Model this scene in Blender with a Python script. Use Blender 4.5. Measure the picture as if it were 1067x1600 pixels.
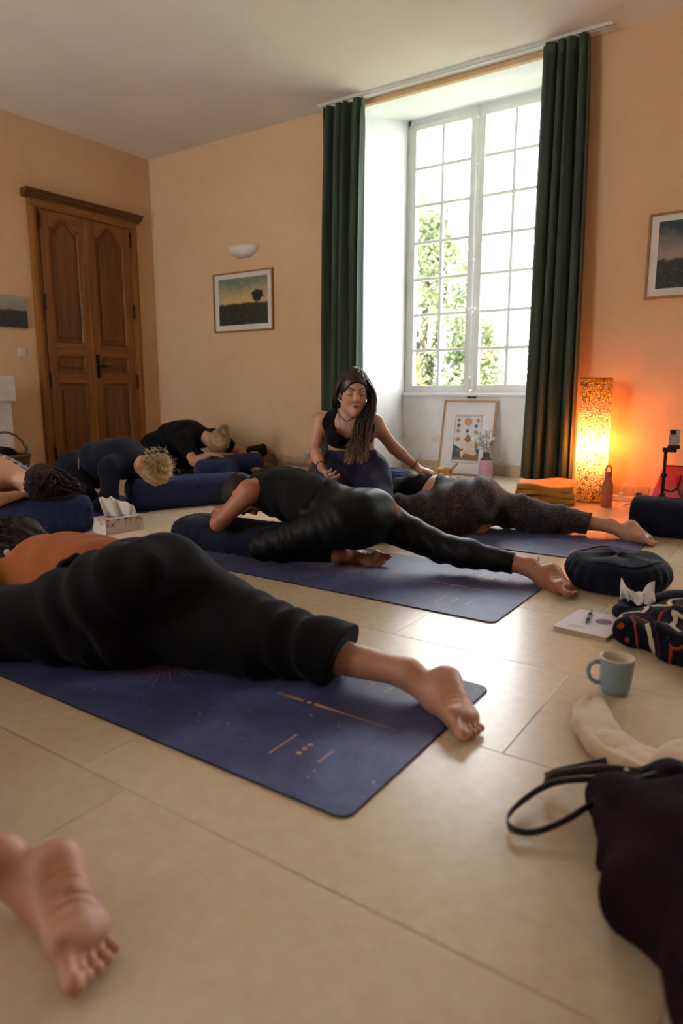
import bpy, bmesh, math, random
import numpy as np
from mathutils import Vector, Matrix
for o in list(bpy.data.objects): bpy.data.objects.remove(o)
S = bpy.context.scene
COL = S.collection
R = math.radians
PI = math.pi
def hexc(h):
    h = h.lstrip('#'); c = [int(h[i:i+2], 16)/255 for i in (0, 2, 4)]
    return tuple((v/12.92 if v <= .04045 else ((v+.055)/1.055)**2.4) for v in c)+(1.0,)
# ---------------------------------------------------------------- camera
cd = bpy.data.cameras.new('camera'); cam = bpy.data.objects.new('camera', cd); COL.objects.link(cam)
cam.location = (0, 0, .78); cam.rotation_euler = (R(90-10.1), 0, R(34.2))
cd.sensor_fit = 'VERTICAL'; cd.sensor_height = 36; cd.lens = 24.0; cd.clip_start = .02; cd.clip_end = 300
cd.dof.use_dof = True; cd.dof.focus_distance = 3.3; cd.dof.aperture_fstop = 2.2
S.camera = cam
# ---------------------------------------------------------------- sky, exposure
w = bpy.data.worlds.new('overcast_sky'); S.world = w; w.use_nodes = True
bg = w.node_tree.nodes['Background']
bg.inputs[0].default_value = (.95, .97, 1.0, 1); bg.inputs[1].default_value = 11.0
S.view_settings.view_transform = 'Standard'; S.view_settings.look = 'None'
S.view_settings.gamma = 1; S.view_settings.use_curve_mapping = False
S.view_settings.exposure = 0.72
# sampling portals in the window openings (they emit nothing themselves)
def portal(x, y, rz):
    l = bpy.data.lights.new('window_portal', 'AREA'); l.shape = 'RECTANGLE'; l.size = 1.4; l.size_y = 2.48
    l.cycles.is_portal = True
    o = bpy.data.objects.new('window_portal', l); COL.objects.link(o)
    o.location = (x, y, 2.0); o.rotation_euler = (R(-90), 0, rz)
# window centres: (x, y of the glass, turn). The first is the one in the picture; the others, out of view, are added to brighten the room
WINS = [(-2.66, 6.04, 0), (.94, 6.04, 0), (-4.3, -3.04, PI)]
for x, y, rz in WINS: portal(x+.12*math.sin(-rz), y+.12*math.cos(rz), rz)
# ---------------------------------------------------------------- helpers
def link(o, parent=None):
    COL.objects.link(o)
    if parent is not None: o.parent = parent
    return o
def mesh_obj(name, V, F, mat=None, parent=None, smooth=False):
    me = bpy.data.meshes.new(name); me.from_pydata([tuple(map(float, v)) for v in V], [], [tuple(map(int, f)) for f in F]); me.update()
    if mat is not None: me.materials.append(mat)
    if smooth: me.polygons.foreach_set('use_smooth', [True]*len(me.polygons))
    return link(bpy.data.objects.new(name, me), parent)
def tag(o, label=None, cat=None, group=None, kind=None):
    if label: o['label'] = label
    if cat: o['category'] = cat
    if group: o['group'] = group
    if kind: o['kind'] = kind
    return o
def thing(name, label, cat, loc=(0, 0, 0), rz=0, group=None):
    o = bpy.data.objects.new(name, None); COL.objects.link(o); o.empty_display_size = .05
    o.location = loc; o.rotation_euler = (0, 0, rz)
    return tag(o, label, cat, group)
def frame_from(d):
    d = Vector(d).normalized(); a = Vector((0, 0, 1)) if abs(d.z) < .9 else Vector((1, 0, 0))
    u = d.cross(a).normalized(); v = d.cross(u).normalized(); return u, v
class MB:
    def __init__(s): s.V = []; s.F = []
    def add(s, V, F):
        n = len(s.V); s.V += [tuple(v) for v in V]; s.F += [tuple(i+n for i in f) for f in F]; return s
    def box(s, x0, x1, y0, y1, z0, z1):
        V = [(x, y, z) for x in (x0, x1) for y in (y0, y1) for z in (z0, z1)]
        return s.add(V, [(0, 1, 3, 2), (4, 6, 7, 5), (0, 4, 5, 1), (2, 3, 7, 6), (0, 2, 6, 4), (1, 5, 7, 3)])
    def tube(s, pts, r, n=8, closed=False, cap=True):
        pts = [Vector(p) for p in pts]; m = len(pts); rs = r if hasattr(r, '__len__') else [r]*m
        V = []; F = []; u = None
        for i, p in enumerate(pts):
            if closed: t = pts[(i+1) % m]-pts[i-1]
            else: t = pts[min(i+1, m-1)]-pts[max(i-1, 0)]
            t = t.normalized() if t.length > 1e-9 else Vector((0, 0, 1))
            if u is None: u, v = frame_from(t)
            else:
                u = (u-t*u.dot(t)); u = u.normalized() if u.length > 1e-6 else frame_from(t)[0]
                v = t.cross(u)
            for k in range(n):
                a = 2*PI*k/n; V.append(p+(u*math.cos(a)+v*math.sin(a))*rs[i])
        for i in range(m if closed else m-1):
            j = (i+1) % m
            for k in range(n): F.append((i*n+k, i*n+(k+1) % n, j*n+(k+1) % n, j*n+k))
        if cap and not closed: F.append(tuple(range(n-1, -1, -1))); F.append(tuple((m-1)*n+k for k in range(n)))
        return s.add(V, F)
    def lathe(s, prof, n=32, c=(0, 0, 0), mod=None, cap=True):
        V = []; F = []; m = len(prof)
        for i, (r, z) in enumerate(prof):
            for k in range(n):
                a = 2*PI*k/n; q = mod(a, i/(m-1), r, z) if mod else (r, z)
                V.append((c[0]+q[0]*math.cos(a), c[1]+q[0]*math.sin(a), c[2]+q[1]))
        for i in range(m-1):
            for k in range(n): F.append((i*n+k, i*n+(k+1) % n, (i+1)*n+(k+1) % n, (i+1)*n+k))
        if cap:
            F.append(tuple(range(n-1, -1, -1))); F.append(tuple((m-1)*n+k for k in range(n)))
        return s.add(V, F)
    def prism(s, poly, y0, y1, axis='y'):
        # poly of 2-D points, extruded along an axis (x: (y,z) points; y: (x,z) points; z: (x,y) points)
        n = len(poly)
        def P(a, b, t): return {'x': (t, a, b), 'y': (a, t, b), 'z': (a, b, t)}[axis]
        V = [P(a, b, y0) for a, b in poly]+[P(a, b, y1) for a, b in poly]
        F = [tuple(range(n)), tuple(range(2*n-1, n-1, -1))]+[(i, i+n, (i+1) % n+n, (i+1) % n) for i in range(n)]
        return s.add(V, F)
    def grid(s, fn, nu, nv, closed_u=False):
        V = [fn(i/(nu if closed_u else nu-1), j/(nv-1)) for j in range(nv) for i in range(nu)]; F = []
        for j in range(nv-1):
            for i in range(nu if closed_u else nu-1):
                a = (i+1) % nu; F.append((j*nu+i, j*nu+a, (j+1)*nu+a, (j+1)*nu+i))
        return s.add(V, F)
    def build(s, name, mat=None, parent=None, smooth=False, bevel=0, kind=None, auto=None, seg=2):
        o = mesh_obj(name, s.V, s.F, mat, parent, smooth)
        bm = bmesh.new(); bm.from_mesh(o.data); bmesh.ops.recalc_face_normals(bm, faces=bm.faces); bm.to_mesh(o.data); bm.free()
        if bevel:
            m = o.modifiers.new('bevel', 'BEVEL'); m.width = bevel; m.segments = seg; m.limit_method = 'ANGLE'; m.angle_limit = R(40)
        if auto is not None: o.data.set_sharp_from_angle(angle=R(auto))
        if kind: o['kind'] = kind
        return o
def copy_tree(o, parent=None):
    c = o.copy(); COL.objects.link(c); c.parent = parent
    if parent is not None: c.matrix_parent_inverse = o.matrix_parent_inverse.copy()
    for ch in list(o.children): copy_tree(ch, c)
    return c
# ---------------------------------------------------------------- materials
class NT:
    def __init__(s, name):
        s.m = bpy.data.materials.new(name); s.m.use_nodes = True; s.t = s.m.node_tree; s.n = s.t.nodes
        s.b = s.n['Principled BSDF']; s.out = s.n['Material Output']; s._co = None
    def new(s, ty, ins=None, **kw):
        n = s.n.new(ty)
        for k, v in kw.items(): setattr(n, k, v)
        for k, v in (ins or {}).items(): s.set(n, k, v)
        return n
    def set(s, n, k, v):
        i = n.inputs[k]
        if hasattr(v, 'is_linked') or isinstance(v, bpy.types.NodeSocket): s.t.links.new(v, i)
        else: i.default_value = v
    def co(s, kind='Object', scale=(1, 1, 1), rot=(0, 0, 0)):
        tc = s.new('ShaderNodeTexCoord'); mp = s.new('ShaderNodeMapping')
        s.t.links.new(tc.outputs[kind], mp.inputs[0]); mp.inputs['Scale'].default_value = scale; mp.inputs['Rotation'].default_value = rot
        return mp.outputs[0]
    def noise(s, scale=5, detail=4, rough=.5, co=None, dist=0):
        n = s.new('ShaderNodeTexNoise', {'Scale': scale, 'Detail': detail, 'Roughness': rough, 'Distortion': dist})
        if co is not None: s.t.links.new(co, n.inputs['Vector'])
        return n.outputs['Fac']
    def ramp(s, f, stops, interp='LINEAR'):
        r = s.new('ShaderNodeValToRGB'); r.color_ramp.interpolation = interp; e = r.color_ramp.elements
        while len(e) < len(stops): e.new(.5)
        for q, (p, c) in zip(e, stops):
            q.position = p; q.color = c if hasattr(c, '__len__') else (c, c, c, 1)
        s.t.links.new(f, r.inputs[0]); return r.outputs[0]
    def mix(s, f, a, b, blend='MIX'):
        n = s.new('ShaderNodeMix', data_type='RGBA', blend_type=blend); n.clamp_factor = True
        for i, v in ((0, f), (6, a), (7, b)):
            if isinstance(v, bpy.types.NodeSocket): s.t.links.new(v, n.inputs[i])
            else: n.inputs[i].default_value = v
        return n.outputs[2]
    def math(s, op, a, b=0.0, c=None):
        n = s.new('ShaderNodeMath', operation=op)
        for i, v in enumerate((a, b) if c is None else (a, b, c)):
            if isinstance(v, bpy.types.NodeSocket): s.t.links.new(v, n.inputs[i])
            else: n.inputs[i].default_value = v
        return n.outputs[0]
    def bump(s, f, strength=.3, dist=.01):
        n = s.new('ShaderNodeBump', {'Strength': strength, 'Distance': dist, 'Height': f}); s.t.links.new(n.outputs[0], s.b.inputs['Normal']); return s
    def base(s, c): s.set(s.b, 'Base Color', c); return s
    def rough(s, r): s.set(s.b, 'Roughness', r); return s
def simple(name, c1, c2=None, rough=.6, scale=8, bump=0, bscale=40, metal=0, sheen=0, kind='Object', stretch=(1, 1, 1), spec=.5, sub=0):
    n = NT(name); co = n.co(kind, stretch)
    c1 = hexc(c1) if isinstance(c1, str) else c1; c2 = c1 if c2 is None else (hexc(c2) if isinstance(c2, str) else c2)
    n.base(n.ramp(n.noise(scale, 5, .55, co), [(.32, c1), (.68, c2)])); n.rough(rough)
    n.b.inputs['Metallic'].default_value = metal; n.b.inputs['Specular IOR Level'].default_value = spec
    if sheen: n.b.inputs['Sheen Weight'].default_value = sheen; n.b.inputs['Sheen Roughness'].default_value = .4; n.b.inputs['Sheen Tint'].default_value = c2
    if sub:
        n.b.inputs['Subsurface Weight'].default_value = sub; n.b.inputs['Subsurface Scale'].default_value = .02; n.b.inputs['Subsurface Radius'].default_value = (1, .35, .2)
    if bump: n.bump(n.noise(bscale, 5, .6, co), bump, .004)
    return n.m
# ================================================================ room shell
XL, YW, YB, H = -5.967, 5.2, 6.04, 3.145
XR, YK = 3.2, -2.2
def plaster():
    n = NT('ochre_plaster'); co = n.co()
    a = n.ramp(n.noise(1.3, 6, .6, co), [(.3, hexc('#D8B28A')), (.7, hexc('#E0BD97'))])
    b = n.ramp(n.noise(9, 6, .7, co), [(.35, .94), (.7, 1.0)])
    n.base(n.mix(1, a, b, 'MULTIPLY')).rough(.85); n.bump(n.noise(60, 6, .7, co), .18, .004); return n.m
def whiteplaster():
    n = NT('white_reveal_plaster'); co = n.co()
    a = n.ramp(n.noise(2.2, 6, .6, co), [(.3, hexc('#DCDDDF')), (.62, hexc('#EDEDED'))])
    # flaking damp patches low on the plaster
    sp = n.new('ShaderNodeSeparateXYZ', {0: co}); z = sp.outputs[2]
    low = n.ramp(z, [(.0, 1.0), (.28, .9), (.62, 0.0)])
    pat = n.ramp(n.noise(5.5, 8, .7, co), [(.52, 0.0), (.6, 1.0)])
    f = n.math('MULTIPLY', n.math('MULTIPLY', low, pat), .55)
    n.base(n.mix(f, a, hexc('#C9A98A'))).rough(.8); n.bump(n.noise(35, 6, .7, co), .22, .004); return n.m
M_WALL, M_WHITE = plaster(), whiteplaster()
M_CEIL = simple('ceiling_paint', '#E4DFD6', '#EBE7DF', .9, 2, .05, 60)
M_PAINTW = simple('white_window_paint', '#DADBD9', '#E6E6E3', .45, 6, .05, 50)
def stone(name, c1, c2, c3, rough0, rough1):
    n = NT(name); co = n.co()
    oi = n.new('ShaderNodeObjectInfo'); tint = n.ramp(oi.outputs['Random'], [(0, .9), (1, 1.04)])
    a = n.ramp(n.noise(26, 4, .6, co), [(.2, hexc(c1)), (.5, hexc(c2)), (.8, hexc(c3))])
    b = n.ramp(n.noise(40, 5, .7, co), [(.3, .93), (.65, 1.0)])
    a = n.mix(1, a, b, 'MULTIPLY'); a = n.mix(1, a, tint, 'MULTIPLY')
    fl = n.ramp(n.noise(55, 4, .6, co, .5), [(.68, 0.0), (.74, 1.0)])
    a = n.mix(n.math('MULTIPLY', fl, .35), a, hexc('#8A7C66'))
    n.base(a); n.rough((rough0+rough1)/2)
    n.bump(n.noise(30, 4, .55, co), .07, .004); n.b.inputs['Specular IOR Level'].default_value = .5
    return n.m
M_TILE = stone('limestone_tile', '#CDB698', '#D5C0A3', '#DBC9AE', .22, .30)
M_GROUT = simple('tile_joint', '#94866F', '#A3947C', .9, 30)
M_SKIRT = stone('stone_skirting', '#C4A682', '#CFB492', '#D6BF9E', .4, .6)
# floor: a bed with limestone slabs laid on it, running on into the window recess
floor = MB().box(XL-.1, XR+.1, YK-.1, YB+.1, -.12, -.006).build('floor', M_GROUT, kind='structure')
rows = []; y = 1.335-.5*8; k = 0
tile_cache = {}
def slab(x0, x1, y0, y1):
    key = (round(x1-x0, 3), round(y1-y0, 3)); g = .0007
    if key not in tile_cache:
        a, b = (x1-x0)/2-g, (y1-y0)/2-g; c = .0010
        V = [(-a, -b, -.006), (a, -b, -.006), (a, b, -.006), (-a, b, -.006), (-a, -b, -c), (a, -b, -c), (a, b, -c), (-a, b, -c),
             (-a+c, -b+c, 0), (a-c, -b+c, 0), (a-c, b-c, 0), (-a+c, b-c, 0)]
        F = [(3, 2, 1, 0)]+[(i+q, (i+1) % 4+q, (i+1) % 4+4+q, i+4+q) for q in (0, 4) for i in range(4)]+[(8, 9, 10, 11)]
        o = mesh_obj('floor_tile', V, F, M_TILE); tile_cache[key] = o.data
    else: o = link(bpy.data.objects.new('floor_tile', tile_cache[key]))
    o.parent = floor; o.location = ((x0+x1)/2, (y0+y1)/2, 0); return o
edges = [-2.3, -1.80, -1.28, -.77, -.27, .235, .785, 1.335, 1.845, 2.35, 2.86, 3.36, 3.87, 4.38, 4.89, 5.40, 5.72, YB]
offs = {.235: -1.05, .785: -1.20, 1.335: -.482, 1.845: -1.05, 2.35: -.55, 2.86: -1.10}
for k, (y, y1) in enumerate(zip(edges[:-1], edges[1:])):
    off = offs.get(y, -.482 if k % 2 else -1.05); L = 1.12; x = off+math.floor((XL-off)/L)*L
    parts = [(XL, XR)] if y1 <= YW else ([(XL, XR, y, YW), (-3.6, -1.72, YW, y1)] if y < YW else [(-3.6, -1.72)])
    for pt in parts:
        xa, xb = pt[:2]; ya, yb = (pt[2], pt[3]) if len(pt) > 2 else (y, y1); xx = x
        while xx < xb:
            p, q = max(xx, xa), min(xx+L, xb)
            if q-p > .03: slab(p, q, ya, yb)
            xx += L
# the strip of floor between the last full row and the wall
MB().box(XL-.1, XR+.04, YK-.04, YW+.03, H+.0, H+.1).build('ceiling', M_CEIL, kind='structure')
def wall_with_holes(name, holes, x0, x1, y0, y1, mat):
    m = MB(); xs = x0
    for a, b, z0, z1 in holes:
        m.box(xs, a, y0, y1, 0, H)
        if z0 > 0: m.box(a, b, y0, y1, 0, z0)
        if z1 < H: m.box(a, b, y0, y1, z1, H)
        xs = b
    m.box(xs, x1, y0, y1, 0, H); return m.build(name, mat, kind='structure')
AX0, AX1, SOF = -2.66-.93, -2.66+.93, 3.105
wall_with_holes('wall_front', [(AX0, AX1, 0, SOF), (AX0+3.6, AX1+3.6, 0, SOF)], XL-.1, XR+.1, YW, YW+.04, M_WALL)
MB().box(XL-.1, XL, YK-.1, YW+.02, 0, H).build('wall_left', M_WALL, kind='structure')
def turn(o, cx, cy, rz):
    # built at the first window's place: move it to (cx, cy) and turn it
    o.matrix_world = Matrix.Translation((cx, cy, 0)) @ Matrix.Rotation(rz, 4, 'Z') @ Matrix.Translation((2.66, -YB, 0))
    return o
m = MB(); hs = sorted((y-.93, y+.93) for x, y, rz in WINS if abs(rz+PI/2) < .01); ys = YK-.1
for a, b in hs: m.box(XR, XR+.04, ys, a, 0, H); m.box(XR, XR+.04, a, b, SOF, H); ys = b
m.box(XR, XR+.04, ys, YW+.02, 0, H); m.build('wall_right', M_WALL, kind='structure')
hs = sorted((x-.93, x+.93) for x, y, rz in WINS if rz == PI); wall_with_holes('wall_back', [(a, b, 0, SOF) for a, b in hs], XL-.1, XR+.1, YK-.04, YK, M_WALL)
def recess():
    m = MB(); a, b, zt = -2.66-.705, -2.66+.705, 3.26
    # splayed reveals, rising soffit and the apron wall under the window
    m.prism([(AX0-.002, YW+.01), (a-.002, YB+.02), (a-.002, YB+.25), (a-.4, YB+.25), (AX0-.12, YW+.01)], 0, 3.5, 'z')
    m.prism([(AX1+.002, YW+.01), (b+.002, YB+.02), (b+.002, YB+.25), (b+.4, YB+.25), (AX1+.12, YW+.01)], 0, 3.5, 'z')
    m.prism([(YW+.01, SOF+.001), (YB+.06, zt), (YB+.25, zt+.02), (YB+.25, 3.6), (YW+.01, 3.6)], AX0-.1, AX1+.1, 'x')
    m.box(a, b, YB, YB+.25, -.1, .758)
    return m
for i, (x, y, rz) in enumerate(WINS): turn(recess().build('wall_alcove' if i == 0 else 'wall_alcove_%d' % (i+1), M_WHITE, kind='structure'), x, y, rz)
# stone skirting
def skirting(name, pieces):
    root = None
    for i, (x0, x1, y0, y1) in enumerate(pieces):
        o = MB().box(x0, x1, y0, y1, 0, .105).build(name if i == 0 else 'skirting_tile', M_SKIRT, root, bevel=.003)
        if i == 0: root = o; o['kind'] = 'structure'
sk = []
x = AX1
while x < XR-.05: x2 = min(x+.42, XR); (sk.append((x+.001, x2-.001, YW-.016, YW)) if not (AX0+3.6 < x2 and x < AX1+3.6) else None); x = x2
x = XL+.02
while x < AX0: x2 = min(x+.42, AX0); sk.append((x+.001, x2-.001, YW-.016, YW)); x = x2
skirting('baseboard_front', sk)
sk = []; y = 3.73
while y > YK+.05: y2 = max(y-.42, YK); sk.append((XL, XL+.016, y2+.001, y-.001)); y = y2
sk.append((XL, XL+.016, 4.98, 5.18)); skirting('baseboard_left', sk)
sk = []; x = -3.36
while x < -1.98: x2 = min(x+.36, -1.96); sk.append((x+.001, x2-.001, YB-.016, YB)); x = x2
skirting('baseboard_alcove', sk)
# ---------------------------------------------------------------- casement windows
M_GLASS = NT('window_glass')
def _g(n):
    tr = n.new('ShaderNodeBsdfTransparent', {0: (.97, .98, .98, 1)}); gl = n.new('ShaderNodeBsdfGlossy', {'Roughness': .02})
    mx = n.new('ShaderNodeMixShader', {0: .05, 1: tr.outputs[0], 2: gl.outputs[0]}); n.t.links.new(mx.outputs[0], n.out.inputs[0]); return n.m
M_GLASS = _g(M_GLASS)
M_STEEL = simple('worn_steel', '#8B857A', '#B5AEA2', .35, 20, .1, 40, metal=.9)
M_BLACKM = simple('black_metal', '#15130F', '#221E1A', .45, 20, .1, 40, metal=.6)
def window(name, cx, detail=True):
    y0 = YB+.02
    fr = MB(); xl, xr, z0, z1 = cx-.705, cx+.705, .755, 3.25
    fr.box(xl, xl+.03, y0+.005, y0+.09, z0, z1); fr.box(xr-.03, xr, y0+.005, y0+.09, z0, z1)
    fr.box(xl, xr, y0+.005, y0+.09, z0, z0+.02); fr.box(xl, xr, y0+.005, y0+.09, z1-.05, z1)
    root = fr.build(name, M_PAINTW, kind='structure', bevel=.004)
    pane_me = None
    for s in (-1, 1):
        a, b = (xl+.03, cx-.008) if s < 0 else (cx+.008, xr-.03)
        sash = MB(); st = .062; zb, zt = z0+.075, z1-.10
        sash.box(a, a+st, y0, y0+.045, z0+.02, z1-.05); sash.box(b-st, b, y0, y0+.045, z0+.02, z1-.05)
        sash.box(a+st, b-st, y0, y0+.045, z0+.02, zb); sash.box(a+st, b-st, y0, y0+.045, zt, z1-.05)
        so = sash.build('sash', M_PAINTW, root, bevel=.004)
        nz = 7; hz = (zt-zb)/nz; mx_ = (a+b)/2
        for i in range(1, nz):
            MB().box(a+st, b-st, y0+.006, y0+.036, zb+hz*i-.0145, zb+hz*i+.0145).build('glazing_bar', M_PAINTW, so, bevel=.004)
        MB().box(mx_-.0155, mx_+.0155, y0+.004, y0+.038, zb, zt).build('glazing_bar', M_PAINTW, so, bevel=.004)
        for i in range(nz):
            for q, (pa, pb) in enumerate(((a+st, mx_-.0155), (mx_+.0155, b-st))):
                if pane_me is None:
                    w_, h_ = (pb-pa)/2+.004, hz/2-.007
                    p = MB().box(-w_, w_, -.0015, .0015, -h_, h_).build('pane', M_GLASS, so); pane_me = p.data
                else: p = link(bpy.data.objects.new('pane', pane_me), so)
                p.location = ((pa+pb)/2, y0+.024, zb+hz*(i+.5))
        if detail:
            for zz in (1.0, 1.75, 2.5, 3.0):
                hx = a-.004 if s < 0 else b+.004
                MB().tube([(hx, y0-.006, zz-.045), (hx, y0-.006, zz+.045)], .007, 8).build('hinge', M_PAINTW, so, smooth=True)
    # cover strip, espagnolette rod, its guides and twist handle
    MB().box(cx-.022, cx+.022, y0-.012, y0+.004, z0+.03, z1-.05).build('cover_strip', M_PAINTW, root, bevel=.003)
    rod = MB().tube([(cx, y0-.026, z0-.035), (cx, y0-.026, z1-.02)], .008, 10).build('espagnolette_rod', M_PAINTW, root, smooth=True)
    for zz in (.9, 1.95, 2.75, 3.14): MB().lathe([(.006, -.014), (.014, -.01), (.014, .01), (.006, .014)], 12, (cx, y0-.026, zz)).build('rod_guide', M_PAINTW, rod, smooth=True)
    hd = MB(); hd.lathe([(.008, -.03), (.017, -.022), (.02, 0), (.017, .022), (.008, .03)], 14, (cx, y0-.03, 1.5))
    hd.tube([(cx-.005, y0-.04, 1.5), (cx-.025, y0-.055, 1.512), (cx-.05, y0-.058, 1.516)], [.008, .009, .011], 8)
    hd.tube([(cx+.005, y0-.04, 1.5), (cx+.025, y0-.055, 1.512), (cx+.05, y0-.058, 1.516)], [.008, .009, .011], 8)
    hd.build('handle', M_PAINTW, rod, smooth=True)
    MB().box(cx-.01, cx+.075, y0-.045, y0-.02, z0-.045, z0-.03).build('floor_catch', M_BLACKM, root, bevel=.003)
    # projecting sill moulding on the apron
    MB().box(cx-.702, cx+.702, YB-.022, YB+.02, z0-.03, z0+.0).build('sill', M_PAINTW, root, bevel=.006)
    return root
for i, (x, y, rz) in enumerate(WINS): turn(window('window_%d' % (i+1), -2.66, i == 0), x, y, rz)  # all but the first are unseen windows added for brightness
MB().box(-3.327, -1.923, YB-.008, YB, .60, .612).build('trim_1', M_WHITE, kind='structure')
# ---------------------------------------------------------------- panelled double door
def wood(name, c1, c2, c3, rough=.42, axis=2, scale=1.0):
    n = NT(name); st = [9*scale]*3; st[axis] = .55*scale; co = n.co('Object', tuple(st))
    a = n.ramp(n.noise(2.2, 8, .62, co, .7), [(.25, hexc(c1)), (.5, hexc(c2)), (.72, hexc(c3))])
    st2 = [70*scale]*3; st2[axis] = 2.2*scale; co2 = n.co('Object', tuple(st2))
    b = n.ramp(n.noise(1.4, 4, .6, co2), [(.34, .72), (.6, 1.0)])
    n.base(n.mix(1, a, b, 'MULTIPLY')).rough(rough); n.bump(n.noise(1.4, 4, .6, co2), .15, .003); return n.m
M_OAK = wood('oak_stiles', '#6E4218', '#8B5720', '#A0682A')
M_OAKP = wood('oak_panel', '#5C3612', '#774718', '#8C5722')
M_OAKH = wood('oak_rails', '#6E4218', '#8B5720', '#A0682A', axis=1)
M_OAKD = wood('oak_cornice', '#4C2B10', '#633A15', '#74481C', axis=1)
def door():
    D0, D1, DT = 3.775, 4.955, 2.475
    X = XL
    root = MB().box(X, X+.012, D0+.08, D1-.08, 0, DT-.05).build('door_1', M_OAKD, kind='structure')
    for a, b in ((D0, D0+.085), (D1-.085, D1)):
        MB().prism([(a, X), (b, X), (b, X+.035), (a+(.03 if a == D0 else .0), X+.06), (a, X+.05)] if a == D0 else [(a, X), (b, X), (b, X+.05), (b-.03, X+.06), (a, X+.035)], 0, DT-.075, 'z').add([], []).build('jamb', M_OAK, root, bevel=.004).data.transform(Matrix(((0, 1, 0, 0), (1, 0, 0, 0), (0, 0, 1, 0), (0, 0, 0, 1))))
    MB().box(X, X+.05, D0, D1, DT-.075, DT).build('lintel', M_OAKH, root, bevel=.005)
    prof = [(X, DT), (X+.055, DT), (X+.062, DT+.014), (X+.082, DT+.026), (X+.088, DT+.04), (X+.105, DT+.05), (X+.108, DT+.066), (X, DT+.066)]
    MB().prism(prof, D0-.05, D1+.05, 'y').build('cornice', M_OAKD, root)
    mid = 4.355
    for li, (a, b) in enumerate(((D0+.088, mid-.003), (mid+.003, D1-.088))):
        x0, x1 = X+.012, X+.042
        leaf = MB().box(x0, x1-.018, a, b, .012, DT-.08).build('door_leaf', M_OAKP, root)
        sw = .085; pa, pb = a+sw, b-sw
        MB().box(x0, x1, a, pa, .012, DT-.08).build('stile', M_OAK, leaf, bevel=.003)
        MB().box(x0, x1, pb, b, .012, DT-.08).build('stile', M_OAK, leaf, bevel=.003)
        for z0, z1 in ((.012, .10), (.845, .945), (1.105, 1.225)):
            MB().box(x0, x1, pa, pb, z0, z1).build('rail', M_OAKH, leaf, bevel=.003)
        # arched top rail
        zt, zs = DT-.08, 2.235; n = 18
        def arch(t):
            s_ = abs(2*t-1); return zs+.10*(math.cos(min(1, max(0, s_-.12)/.72)*PI)*.5+.5)+.018*math.sqrt(max(0, 1-s_*s_))
        poly = [(pb, zt), (pa, zt)]+[(pa+(pb-pa)*i/n, arch(i/n)) for i in range(n+1)]
        MB().prism(poly, x0, x1, 'x').build('rail', M_OAKH, leaf, bevel=.003)
        # raised fields and bead mouldings
        for z0, z1 in ((.10, .845), (.945, 1.105)):
            MB().box(x0, x1-.006, pa+.045, pb-.045, z0+.045, z1-.045).build('raised_panel', M_OAKP, leaf, bevel=.008)
            MB().tube([(x1-.016, pa+.008, z0+.008), (x1-.016, pb-.008, z0+.008), (x1-.016, pb-.008, z1-.008), (x1-.016, pa+.008, z1-.008)], .009, 6, True).build('bead', M_OAK, leaf)
        poly = [(pb-.045, 1.27), (pa+.045, 1.27)]+[(pa+.045+(pb-pa-.09)*i/n, arch(i/n)-.045) for i in range(n+1)]
        MB().prism(poly, x0, x1-.006, 'x').build('raised_panel', M_OAKP, leaf, bevel=.008)
        MB().tube([(x1-.016, pa+.008, 1.233), (x1-.016, pb-.008, 1.233)]+[(x1-.016, pb-.008-(pb-pa-.016)*i/n, arch(1-i/n)-.008) for i in range(n+1)], .009, 6, True).build('bead', M_OAK, leaf)
        for zz in (.175, .87, 1.58, 2.285):
            hy = a-.002 if li == 0 else b+.002
            hg = MB(); hg.lathe([(.004, -.075), (.009, -.065), (.009, .065), (.004, .075)], 10, (x1+.008, hy, zz)); hg.build('hinge', M_BLACKM, leaf, smooth=True)
        if li == 1:
            MB().box(x1, x1+.006, mid+.02, mid+.062, .90, 1.13).build('lock_plate', M_BLACKM, leaf, bevel=.003)
            h = MB().tube([(x1+.004, mid+.042, 1.02), (x1+.05, mid+.042, 1.02), (x1+.058, mid+.06, 1.02), (x1+.058, mid+.11, 1.022), (x1+.054, mid+.165, 1.015)], [.011, .009, .01, .009, .007], 8)
            h.build('handle', M_BLACKM, leaf, smooth=True)
    MB().box(X+.036, X+.05, mid-.018, mid+.014, .012, DT-.08).build('cover_strip', M_OAK, root, bevel=.004)
    MB().box(X, X+.09, D0, D1, 0, .012).build('threshold', M_OAKD, root, bevel=.003)
door()
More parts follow.
